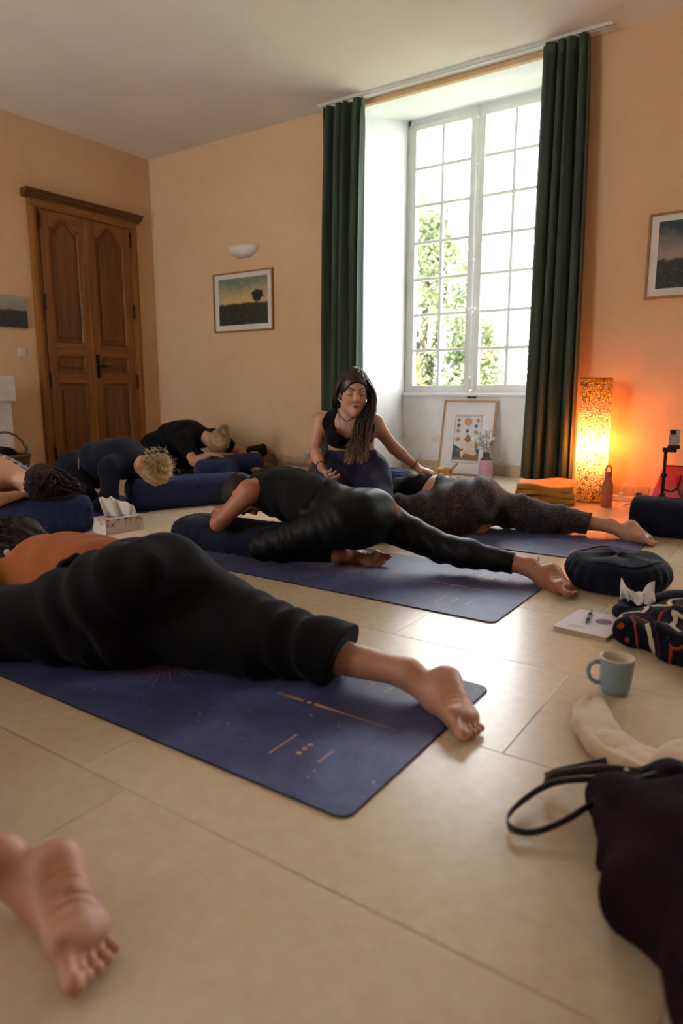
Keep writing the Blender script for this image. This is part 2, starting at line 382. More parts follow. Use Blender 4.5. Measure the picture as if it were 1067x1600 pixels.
# ================================================================ bodies and cloth: smooth-blended distance fields, meshed
V3 = lambda *a: np.array(a, float)
def nrm(v): v = np.asarray(v, float); return v/max(1e-9, np.linalg.norm(v))
class RC:   # tapered round capsule, optionally with a flattened cross-section
    def __init__(s, a, b, r1, r2, side=None, flat=1.0, k=.02):
        s.a, s.b, s.r1, s.r2, s.k, s.flat = np.asarray(a, float), np.asarray(b, float), r1, r2, k, flat
        r = max(r1, r2); s.lo = np.minimum(s.a, s.b)-r; s.hi = np.maximum(s.a, s.b)+r
        s.t = s.b-s.a; s.L = max(1e-6, np.linalg.norm(s.t)); s.t = s.t/s.L
        if side is not None:
            side = np.asarray(side, float); s.s = nrm(side-s.t*(side@s.t)); s.n = np.cross(s.t, s.s)
        else: s.s = None
    def grow(s, g): return RC(s.a, s.b, s.r1+g, s.r2+g, s.s, (s.flat if s.s is None else min(1, (min(s.r1, s.r2)*s.flat+g)/(min(s.r1, s.r2)+g))), s.k)
    def __call__(s, P):
        p = P-s.a; x = p@s.t
        if s.s is None: q = np.sqrt(np.maximum(1e-12, (p*p).sum(1)-x*x)); g = 1.0
        else:
            y = p@s.s; z = (p@s.n); zz = z/s.flat; q = np.sqrt(y*y+zz*zz+1e-12); g = np.sqrt(y*y+(zz/s.flat)**2+1e-12)/q
        b = (s.r1-s.r2)/s.L; b = max(-.95, min(.95, b)); a = math.sqrt(1-b*b); kk = x*a-q*b if False else (x*a+0*x)
        # quilez round cone
        kk = -b*q+a*x
        d = np.where(kk < 0, np.sqrt(x*x+q*q)-s.r1, np.where(kk > a*s.L, np.sqrt((x-s.L)**2+q*q)-s.r2, a*q+b*x-s.r1))
        return d/g
class EL:   # ellipsoid with its own axes
    def __init__(s, c, r, ax=None, k=.02):
        s.c = np.asarray(c, float); s.r = np.asarray(r, float)*np.ones(3); s.ax = np.eye(3) if ax is None else np.asarray(ax, float); s.k = k
        m = s.r.max(); s.lo = s.c-m; s.hi = s.c+m
    def grow(s, g): return EL(s.c, s.r+g, s.ax, s.k)
    def __call__(s, P):
        p = (P-s.c)@s.ax.T; k0 = np.sqrt(((p/s.r)**2).sum(1)); k1 = np.sqrt(((p/s.r**2)**2).sum(1))
        return k0*(k0-1)/np.maximum(k1, 1e-9)
class SUB:
    def __init__(s, p, k=.01): s.p = p; s.k = k; s.lo = p.lo; s.hi = p.hi
    def grow(s, g): return SUB(s.p.grow(-g*.5), s.k)
    def __call__(s, P): return s.p(P)
class GRP:  # several primitives cut by planes before they are blended with the rest
    def __init__(s, prims, clips, k=.03): s.ps, s.cl, s.k = prims, clips, k; s.lo = np.min([p.lo for p in prims], axis=0); s.hi = np.max([p.hi for p in prims], axis=0)
    def __call__(s, P): return sdf(s.ps, P, None, s.cl, .2)
def sdf(prims, P, disp=None, clips=(), margin=.05):
    d = np.full(len(P), .3)
    for p in prims:
        m = np.all((P > p.lo-margin) & (P < p.hi+margin), axis=1); i = np.nonzero(m)[0]
        if not len(i): continue
        q = p(P[i]); k = p.k
        if isinstance(p, SUB):
            h = np.maximum(k-np.abs(-d[i]-q), 0)/k; d[i] = np.maximum(d[i], -q)+h*h*k*.25
        else:
            h = np.maximum(k-np.abs(d[i]-q), 0)/k; d[i] = np.minimum(d[i], q)-h*h*k*.25
    if disp is not None: d = d+disp(P)
    for cl in clips: d = np.maximum(d, cl(P) if callable(cl) else P@np.asarray(cl[0], float)-cl[1])
    return d
EDG = [(0, 1), (2, 3), (4, 5), (6, 7), (0, 2), (1, 3), (4, 6), (5, 7), (0, 4), (1, 5), (2, 6), (3, 7)]
def surf(prims, h, disp=None, clips=(), pad=.03, box=None):
    lo = np.min([p.lo for p in prims if not isinstance(p, SUB)], axis=0)-pad; hi = np.max([p.hi for p in prims if not isinstance(p, SUB)], axis=0)+pad
    if box is not None: lo = np.maximum(lo, box[0]); hi = np.minimum(hi, box[1])
    B = 4; nb = np.ceil((hi-lo)/(h*B)).astype(int); ax = [lo[i]+(np.arange(nb[i])+.5)*h*B for i in range(3)]
    cc = np.stack(np.meshgrid(*ax, indexing='ij'), -1).reshape(-1, 3)
    cd_ = sdf(prims, cc, disp, clips, .05+h*B*2).reshape(nb); sel = np.abs(cd_) < h*B*1.5
    up = lambda a: np.repeat(np.repeat(np.repeat(a, B, 0), B, 1), B, 2)
    D = np.pad(up(cd_), ((0, 1),)*3, mode='edge'); m = up(sel); mv = np.zeros(D.shape, bool)
    for dx in (0, 1):
        for dy in (0, 1):
            for dz in (0, 1): mv[dx:dx+m.shape[0], dy:dy+m.shape[1], dz:dz+m.shape[2]] |= m
    I = np.argwhere(mv); D[mv] = sdf(prims, lo+I*h, disp, clips)
    s = D < 0; n = D.shape; c = np.zeros((n[0]-1, n[1]-1, n[2]-1), np.int8)
    for dx in (0, 1):
        for dy in (0, 1):
            for dz in (0, 1): c += s[dx:n[0]-1+dx, dy:n[1]-1+dy, dz:n[2]-1+dz]
    A = np.argwhere((c > 0) & (c < 8)); idx = np.full(c.shape, -1, np.int64); idx[A[:, 0], A[:, 1], A[:, 2]] = np.arange(len(A))
    off = np.array([(x, y, z) for x in (0, 1) for y in (0, 1) for z in (0, 1)])
    cv = np.stack([D[A[:, 0]+o[0], A[:, 1]+o[1], A[:, 2]+o[2]] for o in off], 1)
    acc = np.zeros((len(A), 3)); cnt = np.zeros(len(A))
    for a, b in EDG:
        va, vb = cv[:, a], cv[:, b]; e = (va < 0) != (vb < 0); t = np.where(e, va/np.where(e, va-vb, 1), 0)
        acc += np.where(e[:, None], off[a]+(off[b]-off[a])*t[:, None], 0); cnt += e
    V = lo+(A+acc/cnt[:, None])*h; Q = []
    for axi in range(3):
        u, v = (axi+1) % 3, (axi+2) % 3
        s0 = [slice(None)]*3; s1 = [slice(None)]*3; s0[axi] = slice(0, -1); s1[axi] = slice(1, None)
        E = np.argwhere(s[tuple(s0)] != s[tuple(s1)]); E = E[(E[:, u] > 0) & (E[:, v] > 0) & (E[:, u] < n[u]-1) & (E[:, v] < n[v]-1)]
        if not len(E): continue
        ins = s[E[:, 0], E[:, 1], E[:, 2]]
        def cell(du, dv):
            q = E.copy(); q[:, u] -= du; q[:, v] -= dv; return idx[q[:, 0], q[:, 1], q[:, 2]]
        f = np.stack([cell(1, 1), cell(0, 1), cell(0, 0), cell(1, 0)], 1); f[~ins] = f[~ins][:, ::-1]; Q.append(f)
    Q = np.concatenate(Q); Q = Q[(Q >= 0).all(1)]
    return V, Q
def np_mesh(name, V, Q, mat, parent=None, origin=(0, 0, 0), smooth=True):
    me = bpy.data.meshes.new(name); V = (np.asarray(V)-np.asarray(origin)).astype(np.float32); Q = np.asarray(Q).astype(np.int32)
    me.vertices.add(len(V)); me.vertices.foreach_set('co', V.ravel()); me.loops.add(Q.size); me.loops.foreach_set('vertex_index', Q.ravel())
    me.polygons.add(len(Q)); k = Q.shape[1]; me.polygons.foreach_set('loop_start', np.arange(0, Q.size, k, dtype=np.int32)); me.polygons.foreach_set('loop_total', np.full(len(Q), k, np.int32))
    me.polygons.foreach_set('use_smooth', np.ones(len(Q), bool)); me.update(calc_edges=True); me.validate()
    if mat: me.materials.append(mat)
    return link(bpy.data.objects.new(name, me), parent)
def sdf_obj(name, prims, h, mat, parent=None, origin=(0, 0, 0), disp=None, clips=(), extra=None):
    V, Q = surf(prims, h, disp, clips)
    if extra is not None:
        v2, q2 = extra; Q = np.concatenate([Q, np.asarray(q2)+len(V)]); V = np.concatenate([V, v2])
    return np_mesh(name, V, Q, mat, parent, origin)
def folds(amp, dirs, freq, seed=0, warp=.6):
    rs = np.random.RandomState(seed); W = rs.randn(4, 3)*7; ph = rs.rand(12)*6.28
    dirs = [nrm(d) for d in dirs]
    def f(P):
        w = np.sin(P@W[0]+ph[0])+np.sin(P@W[1]+ph[1]); m = .5+.5*np.sin(P@W[2]*1.3+ph[2])
        m2 = .5+.5*np.sin(P@W[3]*1.7+ph[3]); out = 0
        for i, d in enumerate(dirs):
            s_ = np.sin((P@d)*freq*(1+.31*i)+w*warp*(1+i)+ph[4+i]); out = out+(np.abs(s_)**.8*np.sign(s_)-.2)*(m if i % 2 == 0 else m2)
        return amp*out
    return f
def body_mesh(name, prims, h, fine, mat, parent, origin, disp=None):
    # one figure, meshed finer inside a few spheres (feet, hands, face)
    def outside(P):
        o = np.full(len(P), -1.0)
        for c, r, _ in fine: o = np.maximum(o, (r-.012)-np.linalg.norm(P-c, axis=1))
        return o
    Vs, Qs, n = [], [], 0
    def put(V, Q, hh):
        nonlocal n
        inner = sdf(prims, V, disp) < -.35*hh; Q = Q[~inner[Q].any(1)]; Vs.append(V); Qs.append(Q+n); n += len(V)   # drop the cut faces inside the body
    put(*surf(prims, h, disp, [outside]), h)
    for c, r, hf in fine:
        c = np.asarray(c, float); put(*surf(prims, hf, disp, [lambda P, c=c, r=r: np.linalg.norm(P-c, axis=1)-r], box=(c-r-.03, c+r+.03)), hf)
    return np_mesh(name, np.concatenate(Vs), np.concatenate(Qs), mat, parent, origin)
# strands: list of polylines -> 4-sided tapering tubes
def strands(paths, r0, r1=None):
    V = []; Q = []; n = 0; r1 = r0*.4 if r1 is None else r1
    for pts in paths:
        pts = np.asarray(pts); m = len(pts); T = np.gradient(pts, axis=0); T /= np.linalg.norm(T, axis=1)[:, None]+1e-9
        ref = V3(.31, .52, .79); U = np.cross(T, ref); U /= np.linalg.norm(U, axis=1)[:, None]+1e-9; W = np.cross(T, U)
        rr = (r0+(r1-r0)*np.linspace(0, 1, m)**1.5)[:, None]
        ring = np.stack([pts+U*rr, pts+W*rr, pts-U*rr, pts-W*rr], 1).reshape(-1, 3); V.append(ring)
        i = np.arange(m-1)[:, None]*4; k = np.arange(4)[None, :]
        Q.append((np.stack([i+k, i+(k+1) % 4, i+4+(k+1) % 4, i+4+k], -1).reshape(-1, 4))+n); n += len(ring)
    return np.concatenate(V), np.concatenate(Q)
# ---------------------------------------------------------------- anatomy
def loc(o, X, Y, Z):
    return lambda x, y, z: np.asarray(o)+np.asarray(X)*x+np.asarray(Y)*y+np.asarray(Z)*z
def foot(ankle, heel, toe, sole, medial, toes=True):
    heel, toe = np.asarray(heel, float), np.asarray(toe, float); L = np.linalg.norm(toe-heel)/.95; f = nrm(toe-heel)
    u = -np.asarray(sole, float); u = nrm(u-f*(u@f)); m = np.cross(u, f); m = m if m@np.asarray(medial, float) > 0 else -m
    p = loc(heel+f*0, f*L, m*L, u*L); q = []; A = np.stack([f, m, u]); e = lambda c, r, k=.02: q.append(EL(p(*c), np.array(r)*L, A, k))
    def r(a, b, r1, r2, k=.02): q.append(RC(p(*a), p(*b), r1*L, r2*L, k=k))
    e((.125, -.005, .15), (.135, .125, .145)); e((.11, 0, .10), (.11, .12, .10))
    r((.16, .0, .13), (.66, .095, .085), .118, .085, .03); r((.16, -.02, .12), (.60, -.115, .065), .115, .07, .03)
    r((.28, .01, .27), (.66, .04, .115), .135, .09, .03); r((.22, 0, .22), (.64, -.04, .09), .11, .08, .03)
    e((.69, .10, .055), (.095, .085, .066), .012); e((.635, -.125, .048), (.085, .07, .05), .012); e((.67, -.01, .052), (.075, .08, .055), .02)
    q.append(SUB(EL(p(.42, .17, -.015), np.array((.17, .085, .08))*L, A), .025))
    q.append(RC(p(.27, 0, .27), ankle, .155*L, .145*L, k=.03))
    e((.25, .11, .30), (.04, .028, .04), .02); e((.22, -.105, .27), (.04, .025, .045), .02)
    tt = [((.76, .115, .06), (.86, .122, .058), (.935, .112, .038), .056, .06), ((.745, .04, .065), (.84, .042, .06), (.915, .04, .03), .036, .040),
          ((.73, -.02, .062), (.815, -.028, .056), (.885, -.034, .028), .034, .037), ((.70, -.078, .058), (.78, -.093, .05), (.84, -.102, .027), .033, .036),
          ((.665, -.13, .052), (.735, -.152, .044), (.785, -.16, .027), .031, .035)]
    for a, b, c, r1, r2 in tt:
        r(a, b, r1, r2*.80, .006); r(b, c, r2*.78, r2*.86, .003); q.append(EL(p(*c), np.array((r2*1.1, r2, r2))*L, A, .003))
    def wr(P):   # skin creases across the sole
        g = (P-heel)/L; x, y, z = g@f, g@m, g@u
        w_ = np.clip(1-np.abs((x-.42)/.24), 0, 1)*np.clip((.16-z)/.1, 0, 1)*np.clip((z+.12)/.05, 0, 1)*(np.abs(y) < .25)
        return .0010*w_*(np.sin(x*115+5*np.sin(y*9+1)+4*np.sin(x*17))+.5*np.sin(x*61+y*30))
    return q, wr
def hand(wrist, f, palm, thumb, L=.175, curl=.35, spread=.10):
    f = nrm(f); n = np.asarray(palm, float); n = nrm(n-f*(n@f)); m = np.cross(n, f); m = m if m@np.asarray(thumb, float) > 0 else -m
    p = loc(wrist, f*L, m*L, n*L); q = []
    q.append(RC(p(.04, 0, 0), p(.44, .01, 0), .155*L, .205*L, m, .46, .015))
    for i, (y, ln, rr) in enumerate(((.155, .42, .05), (.055, .47, .052), (-.048, .43, .049), (-.145, .34, .044))):
        a = np.array((.46-.03*abs(i-1), y, .0)); ang = 0.0; dy = (y*spread*4)
        for j, fr in enumerate((.45, .32, .25)):
            ang += curl*(.8+.25*j)*(1+.12*i); b = a+np.array((math.cos(ang), dy*.6, math.sin(ang)))*ln*fr
            q.append(RC(p(*a), p(*b), rr*L*(1-.1*j), rr*L*(.94-.1*j), k=.004)); a = b
    a, b, c, d = (.10, .13, .02), (.26, .25, .07), (.42, .30, .10), (.54, .29, .13)
    q.append(RC(p(*a), p(*b), .085*L, .07*L, k=.012)); q.append(RC(p(*b), p(*c), .058*L, .052*L, k=.006)); q.append(RC(p(*c), p(*d), .052*L, .044*L, k=.004))
    return q
def head(c, up, fw, s=1.0, face=True):
    up = nrm(up); fw = np.asarray(fw, float); fw = nrm(fw-up*(fw@up)); rt = np.cross(fw, up); p = loc(c, rt*s, fw*s, up*s); A = np.stack([rt, fw, up]); q = []
    e = lambda cc, r, k=.02: q.append(EL(p(*cc), np.array(r)*s, A, k))
    e((0, -.012, .03), (.074, .092, .086)); e((0, .03, -.03), (.060, .066, .088), .03)
    q.append(RC(p(-.042, .02, -.075), p(0, .068, -.102), .026*s, .022*s, k=.03)); q.append(RC(p(.042, .02, -.075), p(0, .068, -.102), .026*s, .022*s, k=.03))
    for x in (-1, 1):
        e((x*.036, .064, -.032), (.022, .02, .022), .02)                       # cheek
        q.append(SUB(EL(p(x*.031, .101, .001), np.array((.019, .013, .012))*s, A), .012))
        e((x*.031, .0775, -.001), (.0145, .0135, .0125), .004)                 # lidded eye
        e((x*.030, .087, .019), (.022, .010, .006), .012)                      # brow ridge
        e((x*.075, -.008, -.012), (.009, .019, .03), .006)                     # ear
    q.append(RC(p(0, .088, .008), p(0, .108, -.030), .008*s, .0115*s, k=.012)); e((.011, .096, -.036), (.008, .009, .007), .006); e((-.011, .096, -.036), (.008, .009, .007), .006)
    e((0, .091, -.060), (.022, .009, .0055), .005); e((0, .089, -.070), (.019, .009, .006), .005); e((0, .085, -.100), (.016, .013, .014), .015)
    return q, p, A
def limb_leg(hip, knee, ankle, s=1.0):
    hip, knee, ankle = map(lambda v: np.asarray(v, float), (hip, knee, ankle)); sh = ankle-knee
    mid = knee+sh*.28
    return [RC(hip, knee, .088*s, .056*s, k=.03), RC(knee, mid, .053*s, .055*s, k=.03), RC(mid, ankle, .054*s, .034*s, k=.03)]
def limb_arm(sh, el, wr, s=1.0):
    sh, el, wr = map(lambda v: np.asarray(v, float), (sh, el, wr)); mid = el+(wr-el)*.3
    return [RC(sh, el, .050*s, .036*s, k=.025), RC(el, mid, .037*s, .037*s, k=.02), RC(mid, wr, .036*s, .0255*s, k=.02)]
class Person:
    # J: joints; dorsal: direction out of the back
    def __init__(s, J, dorsal, size=1.0):
        s.J = J = {k: np.asarray(v, float) for k, v in J.items()}; d = nrm(dorsal); s.g = {}
        lat = nrm(J['hipL']-J['hipR']); latS = nrm(J['shL']-J['shR']); pv = (J['hipL']+J['hipR'])/2; b = size
        tr = nrm(pv-J['waist'])
        s.g['pelvis'] = [RC(J['hipL'], J['hipR'], .108*b, .108*b, k=.05), RC(pv-tr*.03, J['waist'], .135*b, .118*b, lat, .8, .05),
                         EL(J['hipL']*.72+J['hipR']*.28+d*.045*b+tr*.055, .098*b, k=.04), EL(J['hipR']*.72+J['hipL']*.28+d*.045*b+tr*.055, .098*b, k=.04)]
        s.g['abdomen'] = [RC(pv, J['waist'], .13*b, .118*b, lat, .8, .05), RC(J['waist'], J['waist']*.5+J['chest']*.5, .118*b, .128*b, lat, .78, .05)]
        s.g['chest'] = [RC(J['waist'], J['chest'], .118*b, .138*b, lat, .76, .05), RC(J['chest'], J['neck']*.75+J['chest']*.25, .13*b, .085*b, latS, .72, .05),
                        RC(J['shL'], J['shR'], .056*b, .056*b, k=.05)]
        s.g['neck'] = [RC(J['neck']*.8+J['chest']*.2, J['head'], .058*b, .05*b, k=.035)]
        for q in 'LR':
            s.g['leg'+q] = limb_leg(J['hip'+q], J['knee'+q], J['ank'+q], b); s.g['arm'+q] = limb_arm(J['sh'+q], J['elb'+q], J['wri'+q], b)
        s.disps = []
    def feet(s, q, heel, toe, sole, medial):
        pr, wr = foot(s.J['ank'+q], heel, toe, sole, medial); s.g['foot'+q] = pr; s.disps.append(wr)
    def all(s):
        order = ['pelvis', 'abdomen', 'chest', 'neck', 'legL', 'legR', 'armL', 'armR', 'head', 'footL', 'footR', 'handL', 'handR', 'extra']
        return [p for k in order for p in s.g.get(k, [])]
    def pick(s, *ks): return [p for k in ks for p in s.g[k]]
    def disp(s):
        return (lambda P: sum(f(P) for f in s.disps)) if s.disps else None
def grown(ps, g): return [p.grow(g) for p in ps]
# ---------------------------------------------------------------- materials for people
def skin(name, c1, c2):
    n = NT(name); co = n.co(); a = n.ramp(n.noise(9, 5, .6, co), [(.3, hexc(c1)), (.7, hexc(c2))])
    n.base(a).rough(.48); n.bump(n.noise(160, 4, .6, co), .12, .002)
    n.b.inputs['Subsurface Weight'].default_value = .12; n.b.inputs['Subsurface Scale'].default_value = .012; n.b.inputs['Subsurface Radius'].default_value = (1, .35, .2); return n.m
M_SKIN = skin('skin', '#B48268', '#C39378'); M_SKIN2 = skin('skin_tanned', '#9A6244', '#AE7657')
def cloth(name, c1, c2, rough=.85, sheen=.03, weave=420, bump=.25, scale=6, spec=.2):
    n = NT(name); co = n.co(); n.base(n.ramp(n.noise(scale, 5, .6, co), [(.3, hexc(c1)), (.7, hexc(c2))])).rough(rough)
    n.b.inputs['Sheen Weight'].default_value = sheen; n.b.inputs['Sheen Roughness'].default_value = .5; n.b.inputs['Specular IOR Level'].default_value = spec
    h = n.math('ADD', n.math('MULTIPLY', n.noise(weave, 2, .5, co), .35), n.noise(38, 5, .6, co)); n.bump(h, bump, .004); return n.m
M_BLACKC = cloth('black_jersey', '#040405', '#07080B'); M_NAVYC = cloth('navy_jersey', '#0E1122', '#161A2E'); M_LEGGING = cloth('black_leggings', '#040508', '#07090E', .5, .0)
M_RUST = cloth('rust_orange_jersey', '#8E4A22', '#9C562A'); M_SLATE = cloth('slate_purple_cotton', '#2C2C42', '#3C3B54')
def hairm(name, c1, c2, rough=.62):
    n = NT(name); co = n.co(); n.base(n.ramp(n.noise(45, 4, .6, co), [(.3, hexc(c1)), (.7, hexc(c2))])).rough(rough); n.bump(n.noise(260, 3, .6, co), .4, .003)
    n.b.inputs['Specular IOR Level'].default_value = .25; return n.m
M_HDARK = hairm('dark_brown_hair', '#17100C', '#2E1F17'); M_HRED = hairm('dark_plum_hair', '#160A0C', '#33151A'); M_HBLOND = hairm('blonde_hair', '#8F7248', '#C9AE7F'); M_HASH = hairm('ash_blonde_hair', '#7C6444', '#C4A878')
# ================================================================ people
rnd = np.random.RandomState(7)
def person_root(label, x, y): return thing('person', label, 'person', (x, y, 0))
def cap_hair(hc, up, fw, s, grow=.012, cut=None):
    q, p, A = head(hc, up, fw, s); base = [EL(p(0, -.014, .032), np.array((.074+grow, .093+grow, .088+grow))*s, A)]
    n = A[1]*.93-A[2]*.36 if cut is None else cut; n = nrm(n); return base, [(n, float(n@p(0, .052, .0)))], p, A
def scalp_pts(n, p, seed, lo=-.2, back=False):
    rs = np.random.RandomState(seed); out = []
    while len(out) < n:
        v = nrm(rs.randn(3))
        if v[1] > .45 or v[2] < lo: continue
        out.append((p(v[0]*.083, -.014+v[1]*.10, .032+v[2]*.096), v))
    return out
def curly(p0, d, L, curl, seed, n=12, grav=0.0):
    rs = np.random.RandomState(seed); a = rs.rand()*6.28; u = nrm(np.cross(d, rs.randn(3))); v = np.cross(d, u); t = np.linspace(0, 1, n)
    turns = rs.uniform(1.2, 2.6)*2*PI; r = curl*np.sqrt(t)
    return p0+np.outer(t*L, d)+np.outer(r*np.cos(a+turns*t), u)+np.outer(r*np.sin(a+turns*t), v)-np.outer(grav*t*t, V3(0, 0, 1))
# ---- the folded figure used on the mats: head to -X, right leg stretched back to +X
def prone(label, J, dorsal, headc, headup, headfw, size, h, skinm, heelR, toeR, soleR, heelL, toeL, soleL, origin, hs=1.0, hands=None):
    P = Person(J, dorsal, size); P.feet('R', heelR, toeR, soleR, (0, -1, 0)); P.feet('L', heelL, toeL, soleL, (0, 1, 0))
    P.g['head'] = head(headc, headup, headfw, hs)[0]
    for q, a in (hands or {}).items(): P.g['hand'+q] = hand(P.J['wri'+q], *a)
    root = person_root(label, *origin); o = (origin[0], origin[1], 0)
    fr = .5*(np.asarray(heelR)+np.asarray(toeR)); fl = .5*(np.asarray(heelL)+np.asarray(toeL))
    body_mesh('body', P.all(), .008, [(fr, .165, h), (fl, .165, max(.004, h))], skinm, root, o, P.disp()); return P, root, o
# A: rust top, foreground mat -------------------------------------------------
JA = dict(hipR=(-1.56, 1.385, .20), hipL=(-1.60, 1.185, .205), waist=(-1.80, 1.285, .205), chest=(-2.03, 1.30, .185), neck=(-2.22, 1.34, .19), head=(-2.33, 1.38, .19),
          kneeR=(-1.19, 1.41, .085), ankR=(-.785, 1.455, .068), kneeL=(-1.93, 1.03, .095), ankL=(-1.62, 1.16, .065),
          shL=(-2.14, 1.12, .17), shR=(-2.16, 1.48, .13), elbL=(-2.40, 1.04, .20), elbR=(-2.42, 1.56, .12), wriL=(-2.56, 1.24, .18), wriR=(-2.58, 1.46, .15))
PA, rA, oA = prone('person in a rust orange top folded over the foreground mat, bare foot stretched back', JA, (0, 0, 1), (-2.38, 1.40, .19), (-.95, .1, -.1), (0.1, 0, -1), 1.0, .0026, M_SKIN,
   (-.692, 1.497, .10), (-.550, 1.335, .022), (.55, .09, .93), (-1.64, 1.22, .07), (-1.46, 1.27, .03), (.3, -.7, .6), (-1.5, 1.28),
   hands={'L': ((-.2, .9, 0), (0, 0, -1), (-1, 0, 0)), 'R': ((-.2, -.9, 0), (0, 0, -1), (-1, 0, 0))})
tA = folds(.0065, [(.75, .35, .6), (1, -.3, .3)], 52, 3, .8)
sdf_obj('trousers', [GRP(grown(PA.pick('pelvis', 'abdomen'), .014), [((-.95, .05, .28), 1.735)]), RC(JA['hipR'], JA['kneeR'], .112, .098, k=.04), RC(JA['kneeR'], (-.84, 1.447, .082), .092, .084, k=.04),
   RC(JA['hipL'], JA['kneeL'], .115, .095, k=.05), RC(JA['kneeL'], (-1.56, 1.17, .085), .095, .085, k=.04), RC((-1.55, 1.30, .11), (-1.22, 1.345, .07), .115, .075, k=.05), RC((-1.62, 1.20, .09), (-1.42, 1.30, .07), .09, .07, k=.04)], .005, M_BLACKC, rA, oA, tA,
   [((.93, .12, -.30), -.755), ((0, 0, -1), -.006)])
sdf_obj('waist_tie', [RC((-1.77, 1.15, .275), (-1.785, 1.125, .235), .013, .017, k=.01), RC((-1.785, 1.125, .235), (-1.775, 1.115, .21), .015, .008, k=.01), RC((-1.745, 1.18, .30), (-1.77, 1.15, .275), .010, .013, k=.01)], .004, M_BLACKC, rA, oA)
sdf_obj('top', grown(PA.pick('abdomen', 'chest'), .013)+[RC(JA['shL'], np.array(JA['shL'])*.6+np.array(JA['elbL'])*.4, .068, .06, k=.03), RC(JA['shR'], np.array(JA['shR'])*.4+np.array(JA['elbR'])*.6, .064, .056, k=.03)], .005, M_RUST, rA, oA,
   folds(.005, [(1, .35, .35), (.8, -.3, .5)], 44, 5), [((.97, .0, -.22), -1.655)])
b, cl, p, A = cap_hair((-2.38, 1.40, .19), (-.95, .1, -.1), (0.1, 0, -1), 1.0, .016)
sp = scalp_pts(420, p, 3, -.9); st = [curly(a, nrm(v+.3*rnd.randn(3)), rnd.uniform(.04, .085), .013, i) for i, (a, v) in enumerate(sp)]
sdf_obj('hair', b, .006, M_HDARK, rA, oA, folds(.006, [(1, 0, 1), (0, 1, 1)], 120, 2), cl, strands(st, .0028))
# B: black tank top, middle mat -----------------------------------------------
JB = dict(hipR=(-1.58, 2.565, .225), hipL=(-1.60, 2.36, .225), waist=(-1.80, 2.46, .275), chest=(-2.00, 2.475, .305), neck=(-2.15, 2.49, .33), head=(-2.25, 2.51, .29),
          kneeR=(-1.26, 2.635, .105), ankR=(-.895, 2.695, .064), kneeL=(-1.98, 2.28, .09), ankL=(-1.68, 2.45, .06),
          shL=(-2.08, 2.315, .325), shR=(-2.12, 2.66, .31), elbL=(-2.215, 2.245, .175), elbR=(-2.34, 2.76, .19), wriL=(-2.30, 2.44, .185), wriR=(-2.42, 2.56, .19))
PB, rB, oB = prone('person in black sleeveless top and leggings bowed over the middle mat, wearing an anklet', JB, (0, 0, 1), (-2.29, 2.52, .27), (-.9, .05, -.35), (-.35, 0, -.9), .98, .003, M_SKIN2,
   (-.806, 2.712, .090), (-.672, 2.545, .022), (.47, .10, .9), (-1.70, 2.50, .07), (-1.50, 2.575, .03), (.4, -.6, .6), (-1.6, 2.47),
   hands={'L': ((-.4, .8, .1), (0, 0, -1), (-1, 0, 0)), 'R': ((0, -.9, .0), (0, 0, -1), (-1, 0, 0))})
sdf_obj('leggings', [GRP(grown(PB.pick('pelvis', 'abdomen'), .006), [((-1, 0, .1), 1.83)])]+grown(PB.pick('legR'), .006)+[GRP(grown(PB.pick('legL'), .006), [(nrm(PB.J['ankL']-PB.J['kneeL']), float(nrm(PB.J['ankL']-PB.J['kneeL'])@PB.J['ankL'])-.03)])], .005, M_LEGGING, rB, oB, folds(.0024, [(1, .2, .1), (.8, .1, .6)], 80, 6),
   [((1, .16, -.1), -.535), ((0, 0, -1), -.006)])
sdf_obj('tank_top', grown(PB.pick('abdomen', 'chest'), .010), .005, M_BLACKC, rB, oB, folds(.005, [(1, .3, .3), (.9, -.3, .2)], 66, 8),
   [((.95, .0, -.31), -1.72), (nrm((-.45, -.83, .2)), 1.25*0+float(nrm((-.45, -.83, .2))@V3(-2.075, 2.345, .34))), (nrm((-.45, .83, .2)), float(nrm((-.45, .83, .2))@V3(-2.11, 2.63, .34)))])
b, cl, p, A = cap_hair((-2.29, 2.52, .27), (-.9, .05, -.35), (-.35, 0, -.9), 1.0, .010)
bun = V3(-2.375, 2.50, .275)
st = [np.array([bun+nrm(v)*.042*(1+.12*math.sin(t*9+i)) for t in [0]]+[bun+.047*nrm(nrm(v)+.6*w*t) for t in np.linspace(.1, 1.5, 8)]) for i, (v, w) in enumerate(zip(rnd.randn(90, 3), rnd.randn(90, 3)))]
st += [curly(bun, nrm(V3(-.6, -.35, -.35)+.45*rnd.randn(3)), rnd.uniform(.05, .10), .01, 40+i, grav=.03) for i in range(14)]
for i, (a, v) in enumerate(scalp_pts(230, p, 55, -.95)):
    t = np.linspace(0, 1, 9)[:, None]; out = nrm(a-p(0, 0, .03)); st.append((1-t)**2*(a-out*.002)+2*t*(1-t)*((a+bun)/2+out*.035)+t*t*(bun+.02*rnd.randn(3)))
sdf_obj('hair', b+[EL(bun, (.045, .045, .04), k=.02)], .006, M_HDARK, rB, oB, folds(.003, [(1, 0, 1), (0, 1, 1)], 140, 2), cl, strands(st, .0026))
M_BEAD = simple('anklet_beads', '#5A4C3A', '#D8CDB8', .35, 220)
ac = V3(-.868, 2.700, .066); at = nrm(V3(.3, .05, -.05)); au, av = frame_from(at); au, av = np.array(au), np.array(av)
m = MB(); N = 26
for i in range(N):
    a = 2*PI*i/N; c = ac+(au*math.cos(a)+av*math.sin(a))*.0405-np.array(oB); m.lathe([(.0008, -.0028), (.0028, -.0012), (.0028, .0012), (.0008, .0028)], 6, tuple(c))
m.build('anklet', M_BEAD, rB, smooth=True)
